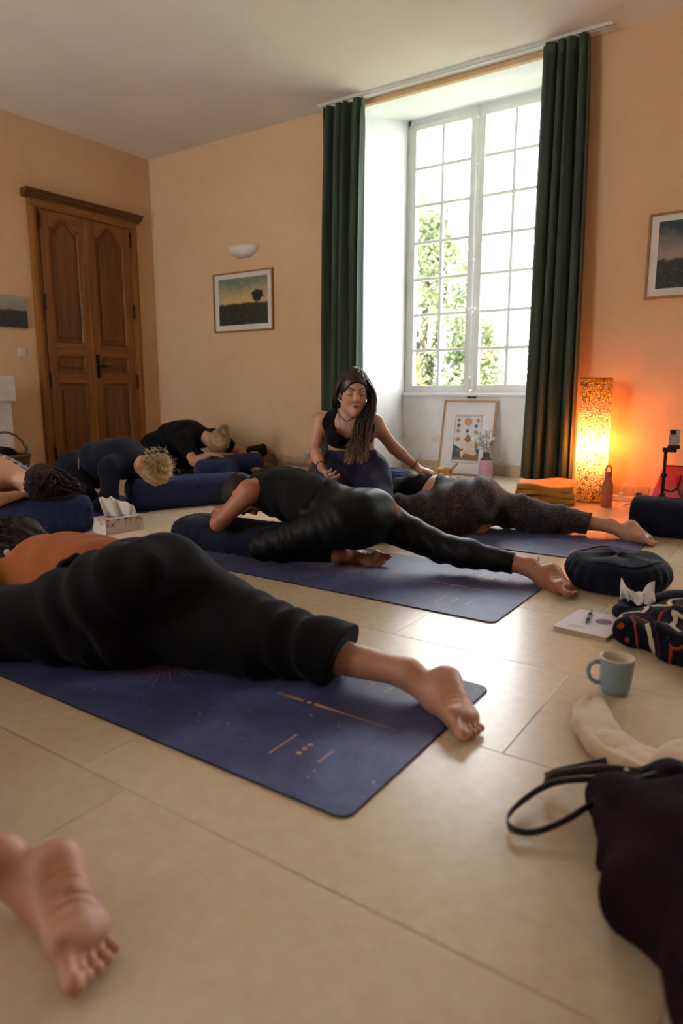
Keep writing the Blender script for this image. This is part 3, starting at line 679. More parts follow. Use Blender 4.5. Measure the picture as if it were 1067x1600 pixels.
# D: patterned trousers, far mat ----------------------------------------------
JD = dict(hipR=(-1.52, 3.635, .145), hipL=(-1.54, 3.43, .145), waist=(-1.72, 3.53, .185), chest=(-1.90, 3.54, .165), neck=(-2.03, 3.56, .15), head=(-2.10, 3.58, .13),
          kneeR=(-1.19, 3.70, .085), ankR=(-.83, 3.785, .066), kneeL=(-1.86, 3.33, .09), ankL=(-1.56, 3.40, .06),
          shL=(-1.98, 3.38, .16), shR=(-2.00, 3.72, .16), elbL=(-1.97, 3.28, .06), elbR=(-2.20, 3.86, .06), wriL=(-1.98, 3.40, .045), wriR=(-2.30, 3.72, .05))
PD, rD, oD = prone('person in a black crop top and patterned trousers lying folded on the farthest mat', JD, (0, 0, 1), (-2.13, 3.595, .13), (-.98, 0, -.15), (-.15, 0, -1), 1.0, .0035, M_SKIN,
   (-.733, 3.803, .105), (-.578, 3.672, .022), (.47, .10, .9), (-1.58, 3.42, .06), (-1.40, 3.52, .03), (.4, -.6, .6), (-1.5, 3.55))
def pattern_cloth():
    n = NT('dark_paisley_cloth'); co = n.co(); v = n.new('ShaderNodeTexVoronoi', {'Scale': 34.0, 'Vector': co}); v2 = n.new('ShaderNodeTexVoronoi', {'Scale': 95.0, 'Vector': co}, feature='DISTANCE_TO_EDGE')
    ring = n.ramp(n.math('PINGPONG', n.math('MULTIPLY', v.outputs['Distance'], 5.0), 1.0), [(.62, 0.0), (.78, 1.0)])
    hue = n.ramp(n.noise(11, 3, .5, co), [(.35, hexc('#5A2A2C')), (.5, hexc('#6B4A32')), (.62, hexc('#3B3A5C'))])
    a = n.mix(n.math('MULTIPLY', ring, .75), hexc('#14131C'), hue); b = n.ramp(v2.outputs['Distance'], [(.03, .35), (.12, 1.0)])
    n.base(n.mix(1, a, b, 'MULTIPLY')).rough(.75); n.b.inputs['Sheen Weight'].default_value = .12; n.bump(n.noise(60, 4, .6, co), .2, .004); return n.m
sdf_obj('trousers', [GRP(grown(PD.pick('pelvis'), .024), [((-1, 0, .16), 1.747)]), RC(JD['hipR'], JD['kneeR'], .112, .090, k=.04), RC(JD['kneeR'], (-.93, 3.755, .075), .085, .058, k=.04),
   RC(JD['hipL'], JD['kneeL'], .118, .10, k=.05), RC(JD['kneeL'], (-1.58, 3.37, .08), .098, .09, k=.04)], .006, pattern_cloth(), rD, oD, folds(.0062, [(.75, .2, .6), (1, .4, -.2)], 56, 12, .9),
   [((.96, .2, -.2), -.155), ((0, 0, -1), -.006)])
sdf_obj('crop_top', grown(PD.pick('abdomen', 'chest'), .012)+[RC(JD['shL'], JD['elbL'], .062, .052, k=.03), RC(JD['shR'], np.array(JD['shR'])*.4+np.array(JD['elbR'])*.6, .062, .05, k=.03)], .006, M_BLACKC, rD, oD, folds(.004, [(1, .1, .2), (.9, .3, .2)], 60, 14), [((1, 0, -.16), -1.80), ((0, 0, -1), -.006)])
b, cl, p, A = cap_hair((-2.13, 3.595, .13), (-.98, 0, -.15), (-.15, 0, -1), 1.0, .014)
st = [curly(a, nrm(v+V3(.0, -.5, -.2)+.4*rnd.randn(3)), rnd.uniform(.05, .12), .01, 90+i, grav=.04) for i, (a, v) in enumerate(scalp_pts(120, p, 5, -.9))]
st = [np.maximum(q, [-9, -9, .02]) for q in st]
sdf_obj('hair', b, .007, M_HDARK, rD, oD, folds(.004, [(1, 0, 1), (0, 1, 1)], 120, 2), cl, strands(st, .003))
# H: only a bare foot enters the picture at the lower left ---------------------
sh = np.array((-.02, -.82, 0))
JH = {k: np.array(v)+np.array((-.15, -.87, 0)) for k, v in JA.items()}
JH['ankR'] = V3(-.955, .475, .075); JH['kneeR'] = V3(-1.36, .43, .085)
PH, rH, oH = prone('person at the lower left of whom only one bare foot, sole up, is in view', JH, (0, 0, 1), (-2.53, .53, .19), (-.95, .1, -.1), (0.1, 0, -1), 1.0, .0024, M_SKIN,
   (-.893, .540, .105), (-.700, .460, .022), (.36, .25, .9), (-1.79, .35, .07), (-1.59, .38, .03), (.3, -.7, .6), (-1.65, .41))
sdf_obj('trousers', [RC(JH['hipR'], JH['kneeR'], .112, .098, k=.04), RC(JH['kneeR'], (-1.16, .455, .085), .092, .082, k=.04), RC(JH['hipL'], JH['kneeL'], .115, .095, k=.05), RC(JH['kneeL'], (-1.83, .26, .085), .092, .085, k=.04)]+grown(PH.pick('pelvis'), .012), .009, M_BLACKC, rH, oH, None, [((0, 0, -1), -.006)])
sdf_obj('top', grown(PH.pick('abdomen', 'chest'), .013), .009, M_NAVYC, rH, oH)
b, cl, p, A = cap_hair((-2.53, .53, .19), (-.95, .1, -.1), (0.1, 0, -1), 1.0, .014); sdf_obj('hair', b, .008, M_HDARK, rH, oH, None, cl)
# C: kneeling teacher ----------------------------------------------------------
JC = dict(hipR=(-2.253, 3.236, 0.31), hipL=(-2.073, 3.346, 0.31), waist=(-2.143, 3.256, 0.43), chest=(-2.128, 3.216, 0.545), neck=(-2.128, 3.191, 0.655), head=(-2.058, 3.146, 0.74),
          kneeR=(-2.063, 2.856, 0.1), ankR=(-2.313, 3.116, 0.06), kneeL=(-1.793, 3.006, 0.1), ankL=(-2.093, 3.276, 0.06),
          shR=(-2.268, 3.136, 0.615), shL=(-2.013, 3.291, 0.6), elbR=(-2.278, 3.086, 0.445), elbL=(-1.955, 3.41, .455), wriR=(-2.128, 2.946, 0.37), wriL=(-1.868, 3.53, .338))
PC = Person(JC, (-.45, .85, .1), .88)
for q, m_ in (('L', (-.5, -.3, 0)), ('R', (.5, .3, 0))):
    a = np.array(JC['ank'+q]); PC.feet(q, a+V3(-.01, .01, .01), a+V3(-.12, .17, -.03), (-.3, .5, .8), m_)
hc, hup, hfw = V3(-2.043, 3.121, 0.772), nrm(V3(.10, -.06, .97)), nrm(V3(.66, -.70, -.30))
PC.g['head'], hp, hA = head(hc, hup, hfw, .98)
PC.g['handL'] = hand(PC.J['wriL'], (.95, .12, -.30), (.0, .0, -1), (.0, -1, 0), .175, .10, .14)
PC.g['handR'] = hand(PC.J['wriR'], (.70, -.45, -.35), (.3, .6, .75), (.7, .6, .3), .165, .42, .08)
rC = person_root('long-haired teacher in a black top kneeling with one hand on the farthest person', -2.04, 3.14); oC = (-2.04, 3.14, 0)
body_mesh('body', PC.all(), .006, [(hc, .15, .0026), (V3(*JC['wriL'])+V3(.10, 0, -.03), .10, .003), (V3(*JC['wriR'])+V3(.07, -.05, -.03), .10, .003)], M_SKIN, rC, oC)
fc = nrm(V3(.52, -.85, 0)); lt = nrm(V3(.85, .52, 0))
bust = [EL(V3(-2.068, 3.121, 0.535)-lt*.062, .062, k=.03), EL(V3(-2.068, 3.121, 0.535)+lt*.062, .062, k=.03)]
nkv = V3(*JC['neck']); cuts = [SUB(EL(nkv+fc*.10+V3(0, 0, -.03), (.085, .085, .105), k=.02), .012), SUB(EL(nkv+V3(0, 0, .03), (.062, .062, .05)), .012)]
for sgn, shp, el_ in ((-1, JC['shR'], JC['elbR']), (1, JC['shL'], JC['elbL'])):
    shp = V3(*shp); cuts.append(SUB(RC(shp+lt*sgn*.025+V3(0, 0, .03), shp+lt*sgn*.020-V3(0, 0, .06), .066, .050), .012))
sdf_obj('crop_top', grown(PC.pick('chest'), .009)+grown(bust, .006)+cuts, .0035, M_BLACKC, rC, oC, None, [((0, 0, -1), -.462)])
sdf_obj('trousers', grown(PC.pick('pelvis'), .012)+[RC(JC['hipR'], JC['kneeR'], .112, .092, k=.05), RC(JC['hipL'], JC['kneeL'], .112, .092, k=.05), RC(V3(*JC['hipR'])*.5+V3(*JC['hipL'])*.5, V3(*JC['waist'])+V3(0, 0, .03)+fc*.012, .125, .130, lt, .92, .04),
   RC(JC['kneeR'], JC['ankR'], .085, .075, k=.03), RC(JC['kneeL'], JC['ankL'], .085, .075, k=.03)], .006, M_SLATE, rC, oC, folds(.005, [(.6, .6, .5), (1, -.3, .3)], 62, 21), [((0, 0, 1), .452), ((0, 0, -1), -.004)])
def ombre():
    n = NT('long_brown_hair'); co = n.co(); z = n.new('ShaderNodeSeparateXYZ', {0: co}).outputs[2]; z2 = n.math('ADD', z, n.math('MULTIPLY', n.noise(60, 2, .5, co), .12))
    n.base(n.ramp(z2, [(.47, hexc('#8A6844')), (.56, hexc('#4A3322')), (.68, hexc('#24170F'))])).rough(.36); n.bump(n.noise(240, 3, .6, co), .35, .003); return n.m
b, cl, p, A = cap_hair(hc, hup, hfw, .98, .010, hA[1]*.9-hA[2]*.42-hA[0]*.08)
st = []
for i in range(430):           # long wavy locks: most over her left shoulder, the rest down her back
    rs = np.random.RandomState(500+i); side = 1 if i < 290 else -1
    v = nrm(V3(.10-.95*rs.rand() if side > 0 else .05+.9*rs.rand(), -.85+1.15*rs.rand(), .95*rs.rand()+.05)); v0 = p(v[0]*.085, -.014+v[1]*.104, .034+v[2]*.100)
    if side > 0:
        u = rs.rand(); k1 = p(-.094-.022*rs.rand(), -.06+.125*u, -.035+.02*rs.rand()); k2 = V3(-1.998, 3.141, 0.615)+lt*rs.uniform(-.035, .055)+fc*(.01+.07*u)
        end = V3(-2.008, 3.121, 0.425)+lt*rs.uniform(-.075, .05)+fc*(.03+.06*u)+V3(0, 0, rs.uniform(-.035, .06))
    else:
        u = rs.rand(); k1 = p(.090+.012*rs.rand(), -.085+.09*u, -.03); k2 = V3(-2.183, 3.231, 0.64)+lt*rs.uniform(-.045, .06)+fc*rs.uniform(-.03, .02); end = V3(-2.173, 3.311, 0.5)+lt*rs.uniform(-.06, .08)
    K = np.stack([v0, k1, k2, end]); t = np.linspace(0, 3, 22); pts = []
    for q in t:
        j = min(2, int(q)); w_ = q-j; P0, P1, P2, P3 = K[max(0, j-1)], K[j], K[j+1], K[min(3, j+2)]
        pts.append(.5*((2*P1)+(-P0+P2)*w_+(2*P0-5*P1+4*P2-P3)*w_*w_+(-P0+3*P1-3*P2+P3)*w_**3))
    ph = rs.rand()*6.28; wv = np.outer(.009*np.linspace(0, 1, 22)*np.sin(np.linspace(0, 15, 22)+ph), lt)+np.outer(.007*np.linspace(0, 1, 22)*np.cos(np.linspace(0, 13, 22)+ph), fc)
    st.append(np.array(pts)+wv)
sdf_obj('hair', b, .005, ombre(), rC, oC, folds(.002, [(1, 0, .2), (0, 1, .3)], 150, 2), cl, strands(st, .0040, .0014))
M_LIP = simple('lips', '#8E4A40', '#9C5548', .4, 30); M_LASH = simple('lash_and_brow', '#1A100B', '#241710', .7, 30)
m = MB()
def onface(x, z, off=.0, ymax=.13):   # nearest skin point on a line through the face
    ys = np.linspace(.04, ymax, 90); P_ = np.array([hp(x, y_, z) for y_ in ys]); d = sdf(PC.g['head'], P_); k = np.nonzero(d < 0)[0]
    return P_[k[-1]]+hA[1]*off if len(k) else hp(x, .09, z)
for sg in (-1, 1):
    m.tube([onface(sg*(.017+.033*t), -.0075-.0035*math.sin(t*PI), .0005)-np.array(oC) for t in np.linspace(0, 1, 9)], [.0008, .0013, .0016, .0018, .0019, .0019, .0018, .0016, .001], 6)
    m.build('eyelash', M_LASH, rC, smooth=True); m = MB()
for sg in (-1, 1):
    m.tube([onface(sg*(.013+.038*t), .021+.007*math.sin(t*PI*.75), .0)-np.array(oC) for t in np.linspace(0, 1, 9)], [.0018, .003, .0033, .0033, .003, .0028, .0024, .0018, .001], 6)
    m.build('eyebrow', M_LASH, rC, smooth=True); m = MB()
for zz, hw, rr in ((-.0605, .021, .0040), (-.0695, .0175, .0047)):
    m.tube([onface(hw*t, zz+(.0025*(abs(t)**2) if zz < -.065 else -.004*abs(t)**1.5), -.0022)-np.array(oC) for t in np.linspace(-1, 1, 11)], [rr*max(.25, math.sqrt(max(0, 1-t*t))) for t in np.linspace(-1, 1, 11)], 7)
m.build('lips', M_LIP, rC, smooth=True)
M_GOLD = simple('gold_chain', '#B08D4A', '#D8B870', .3, 40, metal=.9); M_CORD = simple('dark_cord', '#2A1414', '#4A2020', .8, 60)
nk = np.array(JC['neck'])
pend = V3(-2.053, 3.071, 0.475)
def drape(drop, n=15):
    pts = []
    for t in np.linspace(-1, 1, n):
        q = nk+lt*t*.058*(1-.15*t*t)+fc*(.055+.045*(1-t*t))+V3(0, 0, -.01-.0*t)
        q[2] = nk[2]+.01-drop*(1-abs(t)**1.6); d0 = None
        ys = np.linspace(-.02, .14, 50); L_ = np.array([q*[1, 1, 1]-fc*.1+fc*y_ for y_ in ys]); dd = sdf(PC.all(), L_); k = np.nonzero(dd < .002)[0]
        q = L_[k[-1]]+fc*.003 if len(k) else q
        pts.append(q-np.array(oC))
    return pts
MB().tube(drape(.175), .0013, 6).build('necklace', M_GOLD, rC, smooth=True)
MB().tube(drape(.05), .0016, 6).build('cord_necklace', M_CORD, rC, smooth=True)
for q in 'LR':
    a = np.array(JC['wri'+q]); e_ = np.array(JC['elb'+q]); d = nrm(e_-a); c = a+d*.03; u, v = frame_from(d); u, v = np.array(u), np.array(v)
    MB().tube([c+(u*math.cos(t)+v*math.sin(t))*.0265-np.array(oC) for t in np.linspace(0, 2*PI, 20)[:-1]], .0028, 6, True).build('bracelet', M_BLACKM, rC, smooth=True)
# ---- second row: E, F, G ------------------------------------------------------
def seated_fold(label, J, dorsal, headc, up, fw, size, h, skinm, origin, feet, hands):
    P = Person(J, dorsal, size)
    for q, a in feet.items(): P.feet(q, *a)
    P.g['head'] = head(headc, up, fw, 1.0)[0]
    for q, a in hands.items(): P.g['hand'+q] = hand(P.J['wri'+q], *a)
    root = person_root(label, *origin); o = (origin[0], origin[1], 0); sdf_obj('body', P.all(), h, skinm, root, o); return P, root, o
# F: navy hoodie, curly blonde
JF = dict(hipR=(-4.17, 2.84, .23), hipL=(-4.15, 3.04, .23), waist=(-4.00, 2.95, .31), chest=(-3.78, 2.945, .335), neck=(-3.60, 2.93, .315), head=(-3.48, 2.925, .29),
          kneeR=(-3.88, 2.72, .09), ankR=(-4.18, 2.80, .06), kneeL=(-4.56, 3.08, .085), ankL=(-4.97, 3.12, .06),
          shR=(-3.66, 2.76, .29), shL=(-3.66, 3.11, .30), elbR=(-3.60, 2.70, .13), elbL=(-3.66, 3.20, .13), wriR=(-3.76, 2.74, .06), wriL=(-3.84, 3.16, .06))
PF, rF, oF = seated_fold('curly blonde person in a navy jacket resting their head on the bolster before the door', JF, (0, 0, 1), (-3.445, 2.92, .295), (.85, .0, -.45), (-.2, 0, -1), 1.02, .007, M_SKIN, (-4.0, 2.95),
   {'R': ((-4.22, 2.83, .06), (-4.36, 3.0, .03), (-.3, -.6, .7), (0, 1, 0)), 'L': ((-5.02, 3.12, .09), (-5.20, 3.10, .025), (-.5, 0, .8), (0, -1, 0))}, {'L': ((-.9, -.2, 0), (0, 0, -1), (0, -1, 0)), 'R': ((-.9, .2, 0), (0, 0, -1), (0, 1, 0))})
sdf_obj('jacket', grown(PF.pick('abdomen', 'chest'), .02)+grown(PF.pick('armL', 'armR'), .014)+[RC(JF['hipL'], JF['hipR'], .128, .128, k=.05)], .007, M_NAVYC, rF, oF, folds(.006, [(.8, .3, .5), (.6, -.5, .4)], 42, 31), [((-1, 0, -.25), 4.155)])
sdf_obj('trousers', grown(PF.pick('pelvis', 'legL', 'legR'), .012), .008, M_BLACKC, rF, oF, folds(.003, [(1, .3, .4)], 50, 32), [((0, 0, -1), -.006)])
b, cl, p, A = cap_hair((-3.445, 2.92, .295), (.85, .0, -.45), (-.2, 0, -1), 1.0, .016)
st = []
for i, (a, v) in enumerate(scalp_pts(620, p, 15, -.95)):
    L = rnd.uniform(.04, .075); st.append(curly(a, nrm(v+.6*rnd.randn(3)), L, .016, 700+i, 16))
st = [np.maximum(q, [-9, -9, .20]) for q in st]
sdf_obj('hair', b, .007, M_HBLOND, rF, oF, folds(.006, [(1, 0, 1), (0, 1, 1)], 130, 2), cl, strands(st, .0024))
MB().tube([(.60, -.10, .385), (.625, -.06, .40), (.64, -.02, .40), (.645, .02, .385)], [.012, .016, .016, .01], 8).build('hair_clip', M_BLACKM, rF, smooth=True)
M_ZIP = simple('pale_piping', '#8A867E', '#A8A49A', .6, 30)
# jacket side piping, laid on the surface of the jacket
pj = grown(PF.pick('abdomen', 'chest'), .02)+[RC(JF['hipL'], JF['hipR'], .128, .128, k=.05)]
def onsurf(prims, frm, to, n=120):
    frm, to = np.array(frm), np.array(to); L_ = frm+np.outer(np.linspace(0, 1, n), to-frm); d = sdf(prims, L_); k = np.nonzero(d < .004)[0]; return L_[k[0]] if len(k) else to
MB().tube([onsurf(pj, (-4.03+.02*math.sin(t*2), 2.95-.6*math.cos(t), .22+.6*math.sin(t)), (-4.03, 2.95, .24))-np.array(oF) for t in np.linspace(-.25, .75, 12)], .0035, 6).build('piping', M_ZIP, rF, smooth=True)
# G: black T-shirt, blonde hair held with a claw clip
JG = dict(hipR=(-5.08, 4.34, .26), hipL=(-5.06, 4.56, .26), waist=(-4.96, 4.46, .35), chest=(-4.74, 4.45, .375), neck=(-4.57, 4.46, .375), head=(-4.46, 4.47, .345),
          kneeR=(-4.78, 4.22, .09), ankR=(-5.16, 4.24, .06), kneeL=(-4.78, 4.72, .09), ankL=(-5.16, 4.66, .06),
          shR=(-4.62, 4.27, .34), shL=(-4.62, 4.63, .35), elbR=(-4.38, 4.17, .17), elbL=(-4.40, 4.80, .20), wriR=(-4.24, 4.22, .235), wriL=(-4.25, 4.76, .075))
PG, rG, oG = seated_fold('blonde person in a black T-shirt bowed over a bolster in the corner', JG, (0, 0, 1), (-4.405, 4.475, .335), (.75, .0, -.35), (.15, 0, -1), 1.05, .007, M_SKIN, (-4.85, 4.45),
   {'R': ((-5.20, 4.25, .07), (-5.38, 4.30, .03), (-.3, 0, .9), (0, 1, 0)), 'L': ((-5.20, 4.65, .07), (-5.38, 4.60, .03), (-.3, 0, .9), (0, -1, 0))}, {'L': ((.95, .05, -.15), (0, 0, -1), (0, -1, 0)), 'R': ((.6, .6, -.1), (0, 0, -1), (0, 1, 0))})
sl = lambda a, b_, t: np.array(a)*(1-t)+np.array(b_)*t
sdf_obj('shirt', grown(PG.pick('abdomen', 'chest'), .02)+[RC(JG['hipL'], JG['hipR'], .125, .125, k=.05), RC(JG['shR'], sl(JG['shR'], JG['elbR'], .55), .076, .07, k=.03), RC(JG['shL'], sl(JG['shL'], JG['elbL'], .55), .076, .07, k=.03)], .007, M_BLACKC, rG, oG, folds(.005, [(.8, .3, .5), (.6, -.5, .4)], 40, 41), [((-1, 0, -.2), 5.1)])
sdf_obj('trousers', grown(PG.pick('pelvis', 'legL', 'legR'), .012), .008, M_BLACKC, rG, oG, folds(.003, [(1, .3, .4)], 50, 42), [((0, 0, -1), -.006)])
b, cl, p, A = cap_hair((-4.405, 4.475, .335), (.75, .0, -.35), (.15, 0, -1), 1.0, .012)
clipc = p(0, -.115, .05); st = []
for i, (a, v) in enumerate(scalp_pts(260, p, 25, -.95)):
    t = np.linspace(0, 1, 9)[:, None]; out = nrm(a-p(0, 0, .03)); mid = (a+clipc)/2+out*.045
    st.append((1-t)**2*a+2*t*(1-t)*mid+t*t*(clipc+.014*rnd.randn(3)))
st += [curly(clipc, nrm((clipc-p(0, 0, .03))+.10*rnd.randn(3)+V3(0, 0, .03)), rnd.uniform(.035, .075), .012, 900+i, 10) for i in range(90)]
sdf_obj('hair', b, .007, M_HASH, rG, oG, folds(.003, [(1, 0, 1), (0, 1, 1)], 120, 2), cl, strands(st, .0028))
M_PLW = simple('pale_plastic', '#C9C4BC', '#DAD6CF', .35, 20)
m = MB(); d1 = nrm(clipc-p(0, 0, .03)); u, v = frame_from(d1); u, v = np.array(u), np.array(v)
for sg in (-1, 1):
    for k in range(4): c = clipc-np.array(oG)+u*(k-1.5)*.018; m.tube([c+v*sg*.004+d1*.028, c+v*sg*.026+d1*.012, c+v*sg*.03-d1*.012, c+v*sg*.018-d1*.026], [.005, .005, .004, .002], 6)
    c = clipc-np.array(oG)+v*sg*.012+d1*.025; m.tube([c-u*.034, c+u*.034], .006, 6)
m.build('hair_claw', M_PLW, rG, smooth=True)
# E: striped top, long dark plum hair
JE = dict(hipR=(-4.10, 1.86, .22), hipL=(-4.12, 2.08, .22), waist=(-3.95, 1.99, .30), chest=(-3.74, 2.03, .315), neck=(-3.57, 2.08, .305), head=(-3.47, 2.11, .28),
          kneeR=(-3.80, 1.72, .09), ankR=(-4.15, 1.80, .06), kneeL=(-3.82, 2.28, .09), ankL=(-4.15, 2.12, .06),
          shR=(-3.595, 1.90, .29), shL=(-3.66, 2.22, .29), elbR=(-3.47, 1.86, .215), elbL=(-3.49, 2.37, .225), wriR=(-3.45, 2.00, .23), wriL=(-3.44, 2.22, .23))
PE, rE, oE = seated_fold('person with long dark plum hair and a striped strappy top folded over the leftmost bolster', JE, (0, 0, 1), (-3.44, 2.12, .285), (.85, .15, -.40), (-.1, 0, -1), .98, .007, M_SKIN, (-3.9, 2.0),
   {'R': ((-4.19, 1.80, .07), (-4.37, 1.86, .03), (-.3, 0, .9), (0, 1, 0)), 'L': ((-4.19, 2.12, .07), (-4.37, 2.08, .03), (-.3, 0, .9), (0, -1, 0))}, {'L': ((-.1, -1, -.05), (0, 0, -1), (-1, 0, 0), .16, .15), 'R': ((-.1, 1, -.05), (0, 0, -1), (-1, 0, 0), .16, .15)})
def stripes():
    n = NT('striped_jersey'); co = n.co('Object', (1, 1, 1), (0, 0, .5)); wv = n.new('ShaderNodeTexWave', {'Scale': 9.0, 'Distortion': .4, 'Vector': co}, bands_direction='X')
    n.base(n.ramp(wv.outputs['Fac'], [(.0, hexc('#2C3346')), (.16, hexc('#2C3346')), (.22, hexc('#B9B6B0')), (.78, hexc('#C6C3BC')), (.84, hexc('#5A6478'))])).rough(.8); return n.m
M_STR = stripes()
sdf_obj('striped_top', grown(PE.pick('abdomen', 'chest'), .011), .006, M_STR, rE, oE, None, [(nrm((.9, .2, -.1)), float(nrm((.9, .2, -.1))@V3(-3.80, 2.02, .4)))])
m = MB()
pe = PE.pick('abdomen', 'chest', 'neck', 'armL', 'armR')
for a0, a1 in (((-3.84, 1.93, .45), (-3.58, 1.95, .42)), ((-3.86, 2.10, .45), (-3.66, 2.19, .42)), ((-3.82, 2.00, .45), (-3.60, 2.16, .42))):
    pts = [onsurf(pe, sl(a0, a1, t)+V3(0, 0, .2), sl(a0, a1, t)-V3(0, 0, .25))+V3(0, 0, .004)-np.array(oE) for t in np.linspace(0, 1, 10)]
    for k in (-1, 0, 1): m.tube([q+V3(-.3, 1, 0)*k*.009 for q in pts], .006, 6)
m.build('strap', M_STR, rE, smooth=True)
sdf_obj('trousers', grown(PE.pick('pelvis', 'legL', 'legR'), .012), .009, M_BLACKC, rE, oE, None, [((0, 0, -1), -.006)])
b, cl, p, A = cap_hair((-3.44, 2.12, .285), (.85, .15, -.40), (-.1, 0, -1), 1.0, .014)
st = []
for i, (a, v) in enumerate(scalp_pts(380, p, 35, -.95)):
    e_ = V3(-3.345, 2.12, .212)+V3(.05*rnd.rand(), rnd.uniform(-.12, .21), .02*rnd.rand()); out = nrm(a-p(0, 0, .03)); mid = (a+e_)/2+out*.05+V3(.02, 0, .02)
    t = np.linspace(0, 1, 12)[:, None]; q = (1-t)**2*a+2*t*(1-t)*mid+t*t*e_+.004*np.sin(t*14+i)*V3(.3, 1, .2); q[:, 2] = np.maximum(q[:, 2], .215); st.append(q)
sdf_obj('hair', b, .007, M_HRED, rE, oE, folds(.003, [(1, 0, 1), (0, 1, 1)], 120, 2), cl, strands(st, .0032))
# ================================================================ fittings
M_GOLDPRINT = simple('copper_print', '#B07A5E', '#C99A7C', .5, 60)
M_DENIM = cloth('navy_cotton_canvas', '#1C2547', '#263158', .9, .05, 300, .3, 10)
M_DENIMB = cloth('dark_navy_canvas', '#0B0F20', '#12172C', .9, .04, 300, .3, 10)
# ---- velvet curtains
def velvet():
    n = NT('green_velvet'); co = n.co(); a = n.ramp(n.noise(3, 5, .6, n.co('Object', (6, 6, .6))), [(.3, hexc('#343F37')), (.7, hexc('#4C594F'))])
    n.base(a).rough(.9); n.b.inputs['Sheen Weight'].default_value = .7; n.b.inputs['Sheen Roughness'].default_value = .35; n.b.inputs['Sheen Tint'].default_value = hexc('#8C9A8E')
    n.b.inputs['Specular IOR Level'].default_value = .1; n.bump(n.noise(180, 4, .6, co), .2, .003); return n.m
M_VELVET = velvet()
def curtain(label, xt0, xt1, xb0, xb1, ztop, folds_n, seed):
    rs = np.random.RandomState(seed); nu, nv = 241, 44; ph = rs.rand(6)*6.28
    def fn(u, v, off):
        z = ztop*(1-v)+.012*v; e = v**.7; x0 = xt0+(xb0-xt0)*e; x1 = xt1+(xb1-xt1)*e
        uu = u+.030*math.sin(u*13+ph[0]+v*1.2)+.014*math.sin(u*29+ph[1]); a = 2*PI*folds_n*uu+.5*math.sin(v*2.3+ph[2]+u*4)
        amp = .055+.02*v; top = min(1, v/.05); s = math.sin(a); s = math.copysign(abs(s)**.75, s)
        y = 5.085+(.010+(amp-.010)*(.55+.45*top))*s+.012*math.sin(u*7+v*3+ph[3])*v-.02*v
        x = x0+(x1-x0)*u+.014*math.cos(a)*(.4+v*.6)+.010*math.sin(v*3.1+ph[4])*v
        return (x, y+off, z)
    m = MB(); m.grid(lambda u, v: fn(u, v, 0), nu, nv)
    r = thing('velvet_curtain', label, 'curtain', ((xb0+xb1)/2, 5.085, 0)); o = m.build('drape', M_VELVET, None, True)
    o.parent = r; o.location = (-(xb0+xb1)/2, -5.085, 0); sol = o.modifiers.new('thick', 'SOLIDIFY'); sol.thickness = .004
    hd = MB(); hd.grid(lambda u, v: (lambda q: (q[0]-(xb0+xb1)/2, q[1]-5.085-.004, ztop+.012-.085*v))(fn(u, .02*v, 0)), nu, 4)
    h = hd.build('heading_tape', M_VELVET, r, True); s2 = h.modifiers.new('thick', 'SOLIDIFY'); s2.thickness = .006
    for i in range(9):
        x = xt0+(xt1-xt0)*(i+.5)/9-(xb0+xb1)/2; MB().tube([(x, .005, ztop-.02), (x, .0, ztop+.012), (x, -.006, ztop+.022)], .003, 6).build('hook', M_PAINTW, r, smooth=True)
curtain('green velvet curtain hanging left of the window behind the teacher', -3.63, -3.235, -3.67, -3.255, 3.105, 4.6, 4)
curtain('green velvet curtain hanging right of the window beside the glowing lamp', -1.775, -1.455, -1.80, -1.385, 3.105, 4.4, 9)
rail = thing('curtain_rail', 'white ceiling curtain rail running above the window', 'curtain rail', (-2.5, 5.085, 3.12))
for dy in (-.02, .012): MB().box(-1.18, 1.18, dy-.004, dy+.004, .006, .018).build('track', M_PAINTW, rail, bevel=.002)
MB().box(-1.18, 1.18, -.028, .02, .018, .0249).build('mounting_strip', M_PAINTW, rail)
for sx in (-1.185, 1.185): MB().box(sx-.008, sx+.008, -.03, .022, .004, .02).build('end_stop', M_PAINTW, rail, bevel=.003)
# ---- wall lamp
sc = thing('wall_sconce', 'white half-bowl plaster wall lamp above the framed landscape', 'wall lamp', (-4.665, YW, 2.04))
def bowl_half(r, hgt, t):
    m = MB(); n, k = 25, 10; V = []
    def q(u, v, rr): a = PI*u+PI; ph = v*PI/2; return (rr*math.cos(a)*math.sin(ph)**.8, rr*.62*math.sin(a)*math.sin(ph)**.8, hgt*(1-math.cos(ph)))
    m.grid(lambda u, v: q(u, v, r), n, k); return m
o = bowl_half(.18, .10, .006).build('bowl', simple('white_plaster_lamp', '#D9D2C8', '#E3DDD4', .7, 12, .05), sc, True); md = o.modifiers.new('t', 'SOLIDIFY'); md.thickness = .006
MB().box(-.09, .09, -.012, 0, .02, .09).build('wall_plate', M_PAINTW, sc, bevel=.002)
MB().lathe([(.010, 0), (.022, .012), (.024, .03), (.012, .05), (.002, .055)], 14, (0, -.055, .03)).build('bulb', simple('opal_glass', '#E8E4DC', '#EFECE6', .3), sc, True)
